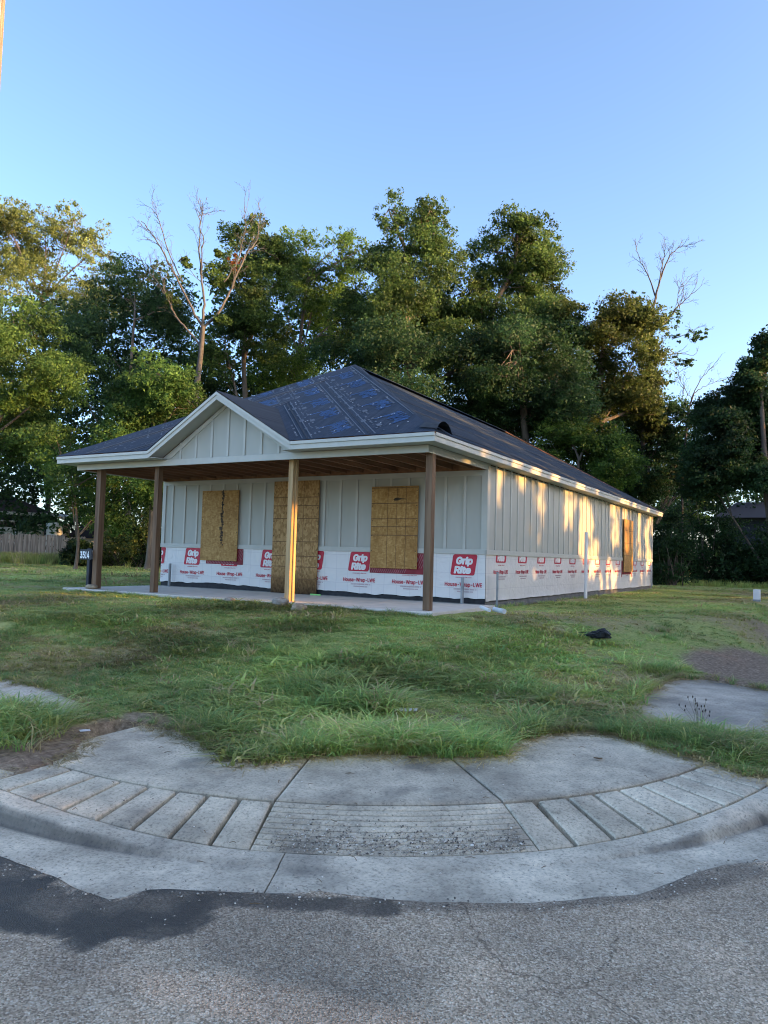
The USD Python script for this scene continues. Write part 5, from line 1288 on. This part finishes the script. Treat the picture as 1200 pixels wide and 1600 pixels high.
# thicket behind the lawn at the right and along the back of the plot
th = []
rg = np.random.default_rng(6)
for a in np.linspace(0, 1, 26):
    p = np.array([-3.5, 27.0]) * (1 - a) + np.array([14., 30.5]) * a
    th.append([p[0] + rg.normal(0, .4), p[1] + 2 + rg.normal(0, .8), 1.5 + rg.uniform(-.2, .5), 1.5, 1.5])
for a in np.linspace(0, 1, 22):
    p = np.array([-34., 27.0]) * (1 - a) + np.array([-12., 30.]) * a
    th.append([p[0], p[1] + rg.normal(0, .8), 1.3, 1.6, 1.5])
v, f, _ = leaves(th, 46000, .2, 901, clump=.3, lump=False)
z_ok = v.reshape(-1, 4, 3)[:, :, 2].min(1) > .42
leaf_obj('thicket', v.reshape(-1, 4, 3)[z_ok].reshape(-1, 3), M['leaf_dark'], None, RND[id(v)].reshape(-1, 4)[z_ok].ravel(), label='dark undergrowth along the back of the lawn and the plot', category='undergrowth', kind='stuff')

# trees across the side street, out of the picture: they keep the low sun off the plot save for gaps in their crowns
rg = np.random.default_rng(77)
def street_tree(x, y, h, cw, seed):
    t = thing('street_tree', 'leafy tree standing across the side street, beyond the right edge of the photo', 'tree', group='trees across the side street')
    b = [[x + rg.normal(0, 1), y + rg.normal(0, 1.2), z, cw * s, 1.9] for z, s in ((1.2, 1.0), (2.8, 1.1), (4.6, 1.15), (6.6, 1.15), (8.6, 1.0), (10.6, .85), (h - 1.8, .6))]
    v, f, cen = leaves(b, 7500, .62, seed, clump=.36, lump=False)
    leaf_obj('crown', v, M['leaf_dark'], t)
    obj('trunk', tube([(x, y, 0), (x + .1, y, h * .4), (x, y + .1, h * .8)], [.3, .24, .1], 8), M['bark'], t)
for k, y in enumerate(np.arange(-16, 62, 4.3)):
    x = 27 + 3.5 * (k % 2) + rg.normal(0, .6)
    hgt = (13.0 if y < 4 else 15.2 if y < 29 else 14.2) + rg.uniform(-1.5, 1.2)
    street_tree(x, y, hgt, 3.3, 1000 + k)
# ------------------------------------------------------------------ grass
def blades(n, h0, h1, spread, lean, width, seed, seg=2):
    rg = np.random.default_rng(seed)
    vs, fs, rn = [], [], []
    for i in range(n):
        a = rg.uniform(0, 2 * PI); r = spread * math.sqrt(rg.random())
        b = np.array([r * math.cos(a), r * math.sin(a), -.01])
        out = rg.uniform(0, 2 * PI) if rg.random() < .5 else a + rg.normal(0, .6)
        d_ = np.array([math.cos(out), math.sin(out), 0]); sd = np.array([-d_[1], d_[0], 0])
        h = rg.uniform(h0, h1); ln = h * lean * rg.uniform(.3, 1.5); w = width * rg.uniform(.7, 1.3)
        pts = []
        for q in np.linspace(0, 1, seg + 1)[:-1]:
            c = b + d_ * ln * q ** 2 + np.array([0, 0, h * (q - .28 * lean * q ** 3)])
            ww = w * (1 - .45 * q) / 2
            pts += [c - sd * ww, c + sd * ww]
        pts.append(b + d_ * ln * 1.05 + np.array([0, 0, h * (1 - .28 * lean)]))
        n0 = sum(len(q) for q in vs)
        vs.append(np.array(pts)); rn += [rg.random()] * len(pts)
        for j in range(seg - 1):
            k = n0 + 2 * j
            fs += [[k, k + 1, k + 3], [k, k + 3, k + 2]]
        k = n0 + 2 * (seg - 1)
        fs.append([k, k + 1, n0 + len(pts) - 1])
    return np.vstack(vs), np.array(fs), np.array(rn)

def scatter(name, label, category, protos, pos, idx, rot, scale):
    pi = UsdGeom.PointInstancer.Define(stage, path_for(name))
    tag(pi.GetPrim(), label, category, kind='stuff')
    paths = []
    for k, (m, mt) in enumerate(protos):
        q = '%s/blade_tuft_%03d' % (pi.GetPath(), k)
        g_ = usdkit.mesh(stage, q, m[:2], M[mt])
        prim_float(g_.GetPrim(), 'rnd', m[2])
        paths.append(Sdf.Path(q))
    pi.CreatePrototypesRel().SetTargets(paths)
    pi.CreateProtoIndicesAttr(Vt.IntArray.FromNumpy(np.asarray(idx, np.int32)))
    pi.CreatePositionsAttr(Vt.Vec3fArray.FromNumpy(np.asarray(pos, np.float32)))
    qh = np.c_[np.sin(rot / 2) * 0, np.sin(rot / 2) * 0, np.sin(rot / 2), np.cos(rot / 2)]
    pi.CreateOrientationsAttr(Vt.QuathArray([Gf.Quath(float(q[3]), float(q[0]), float(q[1]), float(q[2])) for q in qh]))
    pi.CreateScalesAttr(Vt.Vec3fArray.FromNumpy(np.asarray(scale, np.float32)))
    return pi

rg = np.random.default_rng(31)
LAWN = []
MATS = ['grass_green', 'grass_deep', 'grass_olive', 'grass_dry']
for mi, mt in enumerate(MATS):
    for j in range(3):
        LAWN.append((blades(15, .02, .075, .06, 1.5, .0095, 2000 + mi * 10 + j), mt))
def field(x0, x1, y0, y1, n):
    return np.c_[rg.uniform(x0, x1, n), rg.uniform(y0, y1, n)]
p = np.vstack([field(-4, 5.2, -7.8, -3.5, 19000), field(-8.5, 5.2, -4.2, 0, 19000), field(-8, 0, -.5, -.1, 900), field(.15, 5.4, -.2, 20, 15000), field(-14, -8.6, -6, 8, 5000), field(-2, 9, 18, 28, 3500), field(-9, -8.6, 0, 18, 900)])
# farther lawn: thin out away from the eye, larger tufts
pf = field(-42, -8.7, 0, 30, 15000)
sc = np.concatenate([np.ones(len(p)), np.full(len(pf), 1.7)])
p = np.vstack([p, pf])
fw = -BACK
dep = (p - CAM[:2]) @ fw[:2]; lat = (p - CAM[:2]) @ RIGHT[:2]
ok = (dep > .8) & (np.abs(lat) < .56 * dep + 1.2)
ok &= ~((p[:, 0] > -8.68) & (p[:, 0] < .08) & (p[:, 1] > -.13) & (p[:, 1] < 18.5))
ok &= ~((p[:, 0] > -8.7) & (p[:, 0] < .22) & (p[:, 1] > -.13) & (p[:, 1] < 2.5))
p, sc = p[ok], sc[ok]
h = hard_dist(p[:, 0], p[:, 1])
dt = dirt_field(p[:, 0], p[:, 1])
ok = (h > .02) & (rg.random(len(p)) > dt * 1.25) & (corner(p[:, 0], p[:, 1])[0] < R0 + .0)
p, sc, h, dt = p[ok], sc[ok], h[ok], dt[ok]
dry = dry_field(p[:, 0], p[:, 1], h + .08)
lush = sstep(fb(p[:, 0], p[:, 1], .9, 131), .42, .62)
u = rg.random(len(p))
kind = np.where(u < .5 * dry + .09, 3, np.where(u < .95 * dry + .32, 2, np.where(u < .55 + .3 * lush, 0, 1)))
near = (dep[:len(ok)] if False else ((p - CAM[:2]) @ fw[:2]))
size = sc * (.75 + .7 * lush * (1 - .6 * dry)) * rg.uniform(.75, 1.3, len(p)) * np.where(near < 6.5, .95, 1.0)
shade_side = (p[:, 0] > 0) & (p[:, 1] > -1)
size = size * np.where(rg.random(len(p)) < .07, 1.9, 1.)
size = np.where(shade_side, size * .8, size)
idx = kind * 3 + rg.integers(0, 3, len(p))
z = lawn_z(p[:, 0], p[:, 1]) - .005
scatter('lawn_grass', 'short rough grass of the front and side lawn with dry patches', 'grass', LAWN, np.c_[p, z], idx, rg.uniform(0, 2 * PI, len(p)), np.c_[size, size, size * rg.uniform(.8, 1.25, len(p))])

# long grass: hanging over the concrete's edge and in clumps
LONG = []
for mi, mt in enumerate(MATS):
    for j in range(3):
        LONG.append((blades(26, .10, .27, .07, 1.3, .009, 2200 + mi * 10 + j, 4), mt))
pos, ki, szs = [], [], []

def add_long(x, y, n, rx, ry, s0, s1, dryp=.12, deep=.5):
    for _ in range(n):
        a = rg.normal(0, 1, 2)
        q = (x + a[0] * rx * .5, y + a[1] * ry * .5)
        if hard_dist(np.array([q[0]]), np.array([q[1]]))[0] < .015:
            continue
        pos.append(q); ki.append(3 if rg.random() < dryp else (2 if rg.random() < .2 else (1 if rg.random() < deep else 0))); szs.append(rg.uniform(s0, s1))
edge = LineString(POLY_RAMP.exterior.coords[7:34])
for s_ in np.arange(0, edge.length, .022):
    q = edge.interpolate(s_)
    sN = .72 if 1.35 < q.x < 3.9 and q.y < -4.6 else .5
    add_long(q.x + rg.normal(0, .05) - .05, q.y + rg.normal(0, .05) + .07, 1, .07, .07, .4 * sN, .85 * sN, .3, .7)
for poly in (POLY_R, POLY_L):
    e2 = poly.exterior
    for s_ in np.arange(0, e2.length, .05):
        q = e2.interpolate(s_)
        if q.x > -3:
            add_long(q.x + rg.normal(0, .07), q.y + rg.normal(0, .07), 1, .06, .06, .3, .6, .4)
for (x, y, n, rx, ry, s0, s1) in [(.12, -7.05, 150, .6, .45, .9, 1.3), (-.1, -7.4, 60, .7, .22, .8, 1.15), (2.75, -5.85, 70, .5, .2, .7, 1.15), (3.1, -5.6, 60, .5, .25, .7, 1.1), (2.3, -6.35, 34, .25, .2, .6, 1.0), (3.5, -4.95, 46, .22, .3, .7, 1.15),
                                  (1.35, -4.6, 46, .35, .3, .8, 1.3), (2.05, -5.0, 40, .35, .22, .9, 1.45), (3.85, -2.3, 46, .2, .5, .7, 1.1), (3.7, -1.0, 30, .3, .35, .6, 1.0), (2.9, -3.3, 30, .6, .4, .5, .9), (.8, -5.5, 30, .5, .3, .4, .7),
                                  (1.9, -2.6, 30, .8, .5, .5, .8), (4.5, -4.25, 90, .75, .32, .55, .95), (4.9, -4.4, 60, .35, .3, .55, .95), (1.3, -6.2, 36, .35, .12, .5, .85), (0.0, -3.6, 30, .8, .5, .5, .8), (3.5, 1.3, 20, .3, .9, .5, .8)]:
    add_long(x, y, n, rx, ry, s0, s1, .12 if x > 1 else .08, .35 if x < 1 else .6)
for _ in range(260):                                           # coarse tufts all over the lawn
    add_long(rg.uniform(-8, 4.8), rg.uniform(-5.8, -.3), rg.integers(1, 4), .16, .12, .22, .5, .25, .4)
for xx in np.arange(-8.6, .3, .09):
    add_long(xx, -.2 + rg.normal(0, .04), 1, .05, .04, .3, .7, .1, .4)
for yy in np.arange(2.6, 18.5, .12):
    add_long(.13 + rg.normal(0, .04), yy, 1, .05, .04, .3, .6, .15, .4)
pos = np.array(pos); szs = np.array(szs)
zz = lawn_z(pos[:, 0], pos[:, 1]) - .015
scatter('long_grass', 'long arching grass in clumps and hanging over the edges of the concrete', 'grass', LONG, np.c_[pos, zz], np.array(ki) * 3 + rg.integers(0, 3, len(pos)), rg.uniform(0, 2 * PI, len(pos)), np.c_[szs, szs, szs * rg.uniform(.85, 1.2, len(pos))])

# dry straw lying along the edges and on the bare patches
STRAW = [(blades(12, .015, .03, .07, 4.5, .006, 2400 + j, 3), 'grass_dry') for j in range(3)]
pp = []
for s_ in np.arange(0, edge.length, .02):
    q = edge.interpolate(s_)
    pp.append((q.x + rg.normal(0, .06), q.y + rg.normal(0, .06)))
for poly in (POLY_R, POLY_L):
    for s_ in np.arange(0, poly.exterior.length, .04):
        q = poly.exterior.interpolate(s_)
        pp.append((q.x + rg.normal(0, .07), q.y + rg.normal(0, .07)))
pp += [(.98 + rg.normal(0, .2), -7.0 + rg.normal(0, .3)) for _ in range(130)]
pp += [(4.8 + rg.normal(0, .45), 1.2 + rg.normal(0, 2.0)) for _ in range(160)]
pp += [(2.3 + rg.normal(0, .6), -5.0 + rg.normal(0, .5)) for _ in range(70)]
pp += [(rg.uniform(-8, 4.8), rg.uniform(-6, 3)) for _ in range(1500)]
pp = np.array(pp)
inl = dry_field(pp[:, 0], pp[:, 1], 1 + 0 * pp[:, 0]) + (hard_dist(pp[:, 0], pp[:, 1]) < .3) * 1.
pp = pp[rg.random(len(pp)) < inl + .15]
pp = pp[~((pp[:, 0] > -8.7) & (pp[:, 0] < .22) & (pp[:, 1] > -.13))]
hdp = hard_dist(pp[:, 0], pp[:, 1])
pp = pp[(hdp > -.09) & (pp[:, 0] < 5.1)]
zp = np.where(hard_dist(pp[:, 0], pp[:, 1]) > 0, lawn_z(pp[:, 0], pp[:, 1]), z_base(pp[:, 0], pp[:, 1]) + .008)
szs = rg.uniform(.6, 1.3, len(pp))
scatter('dry_straw', 'dry straw lying along the grass edges and on bare soil', 'straw', STRAW, np.c_[pp, zp], rg.integers(0, 3, len(pp)), rg.uniform(0, 2 * PI, len(pp)), np.c_[szs, szs, szs])

# tall yellowing weeds before the fence and along the back
WEED = []
for mi, mt in enumerate(['grass_olive', 'grass_green', 'grass_dry']):
    for j in range(2):
        WEED.append((blades(30, .35, .95, .22, .7, .022, 2500 + mi * 10 + j, 3), mt))
pw = []
for _ in range(1500):
    a = rg.random()
    q = np.array([-39.0, 13.6]) * (1 - a) + np.array([-15., 24.5]) * a
    pw.append((q[0] + rg.normal(0, 1.0), q[1] + rg.normal(0, 1.1), rg.uniform(.55, 1.05), rg.choice(6, p=[.28, .28, .16, .16, .06, .06])))
for _ in range(260):
    a = rg.random()
    q = np.array([-1.5, 25.6]) * (1 - a) + np.array([9., 28.]) * a
    pw.append((q[0], q[1] + rg.normal(0, .7), rg.uniform(.2, .5), rg.choice([2, 3, 2, 3, 0])))
pw = np.array(pw)
scatter('tall_weeds', 'tall yellow-green weeds along the picket fence and the back of the lawn', 'weeds', WEED, np.c_[pw[:, :2], lawn_z(pw[:, 0], pw[:, 1])], pw[:, 3].astype(int), rg.uniform(0, 2 * PI, len(pw)), np.c_[pw[:, 2], pw[:, 2], pw[:, 2]])

# seeding weed that stands out against the right walk
wx, wy = 4.55, -3.95
t = thing('seeding_weed', 'dry weed with dark seed heads standing before the right walk slab', 'weed', (wx, wy, gz(wx, wy)))
stems, heads = [], []
for k in range(13):
    a = rg.uniform(0, 2 * PI); hgt = rg.uniform(.16, .33); ln = rg.uniform(.02, .16)
    e_ = np.array([ln * math.cos(a), ln * math.sin(a) * .6, hgt])
    stems.append(tube([(.03 * math.cos(a), .03 * math.sin(a), 0), e_ * [.45, .45, .55], e_], [.0016, .0013, .001], 4))
    m = trimesh.creation.icosphere(1)
    heads.append((m.vertices * [.005, .005, .011] + e_ + [0, 0, .008], m.faces))
    if rg.random() < .5:
        heads.append((m.vertices * [.005, .005, .010] + e_ * .8 + [.012, 0, .01], m.faces))
obj('stems', stems, M['stem_dry'], t)
obj('seed_heads', heads, M['seed_head'], t, kind='stuff')

# ------------------------------------------------------------------ gravel, grit and twigs
ico = trimesh.creation.icosphere(0)
gv = []
def stone_at(x, y, z, s):
    v = ico.vertices * (1 + rg.uniform(-.3, .3, (12, 1))) * [s * rg.uniform(.7, 1.3), s * rg.uniform(.7, 1.3), s * rg.uniform(.45, .8)]
    a = rg.uniform(0, 2 * PI); c_, s_ = math.cos(a), math.sin(a)
    gv.append((np.c_[c_ * v[:, 0] - s_ * v[:, 1] + x, s_ * v[:, 0] + c_ * v[:, 1] + y, v[:, 2] + z + s * .25], ico.faces))
for _ in range(2600):
    a = rg.random()
    tt = -66 + 20.5 * a ** .9; rr = 3.71 + rg.normal(0, .075) + .05 * (a - .4)
    if rg.random() < .3: rr += rg.normal(0, .10)
    if 3.4 < rr < 4.15:
        x, y = path_xy(np.array(tt), np.array(rr))
        stone_at(float(x), float(y), float(z_base(x, y)) + .003, abs(rg.normal(.0, .0022)) + .0018)
for _ in range(500):                                          # grit along the gutter's edge
    tt = rg.uniform(-92, -25); rr = np.interp(tt, edge_th, edge_r) + rg.normal(.05, .05)
    x, y = path_xy(np.array(tt), np.array(rr))
    stone_at(float(x), float(y), .02, rg.uniform(.002, .006))
for _ in range(500):                                          # loose stones on the street
    tt = rg.uniform(-92, -20); rr = 4.3 + rg.exponential(.7)
    x, y = path_xy(np.array(tt), np.array(rr))
    stone_at(float(x), float(y), .02 + .05 * float(sstep(rr - 4.3, 0, 5)), rg.uniform(.0015, .0045))
for _ in range(260):
    tt = rg.uniform(-95, -15); rr = rg.uniform(2.5, 4.2)
    x, y = path_xy(np.array(tt), np.array(rr))
    if hard_dist(np.array([x]), np.array([y]))[0] < 0:
        stone_at(float(x), float(y), float(z_base(x, y)) + .012 * (rr > 3.8), rg.uniform(.002, .005))
prim_float(obj('gravel', gv, M['gravel_mix'], None, label='loose gravel and grit on the ramp, gutter and street', category='gravel', kind='stuff'), 'rnd', np.repeat(rg.random(len(gv)), 12))
tw = []
for _ in range(40):
    tt = rg.uniform(-94, -15); rr = rg.uniform(2.4, 4.5)
    x, y = path_xy(np.array(tt), np.array(rr))
    if hard_dist(np.array([x]), np.array([y]))[0] < 0:
        a = rg.uniform(0, PI); L = rg.uniform(.01, .03)
        z = float(np.where(rr > 3.8, .03 + (kerb_height(tt) if rr < 3.93 else 0), z_base(x, y) + .012))
        q = np.array([float(x), float(y), z])
        d_ = np.array([math.cos(a), math.sin(a), 0])
        tw.append(tube([q - d_ * L, q + [0, 0, .004] + rg.normal(0, .004, 3), q + d_ * L], [.0018, .0018, .001], 4))
obj('twig_litter', tw, M['leaf_litter'], None, label='tiny dry twigs and stalks scattered on the concrete', category='litter', kind='stuff')
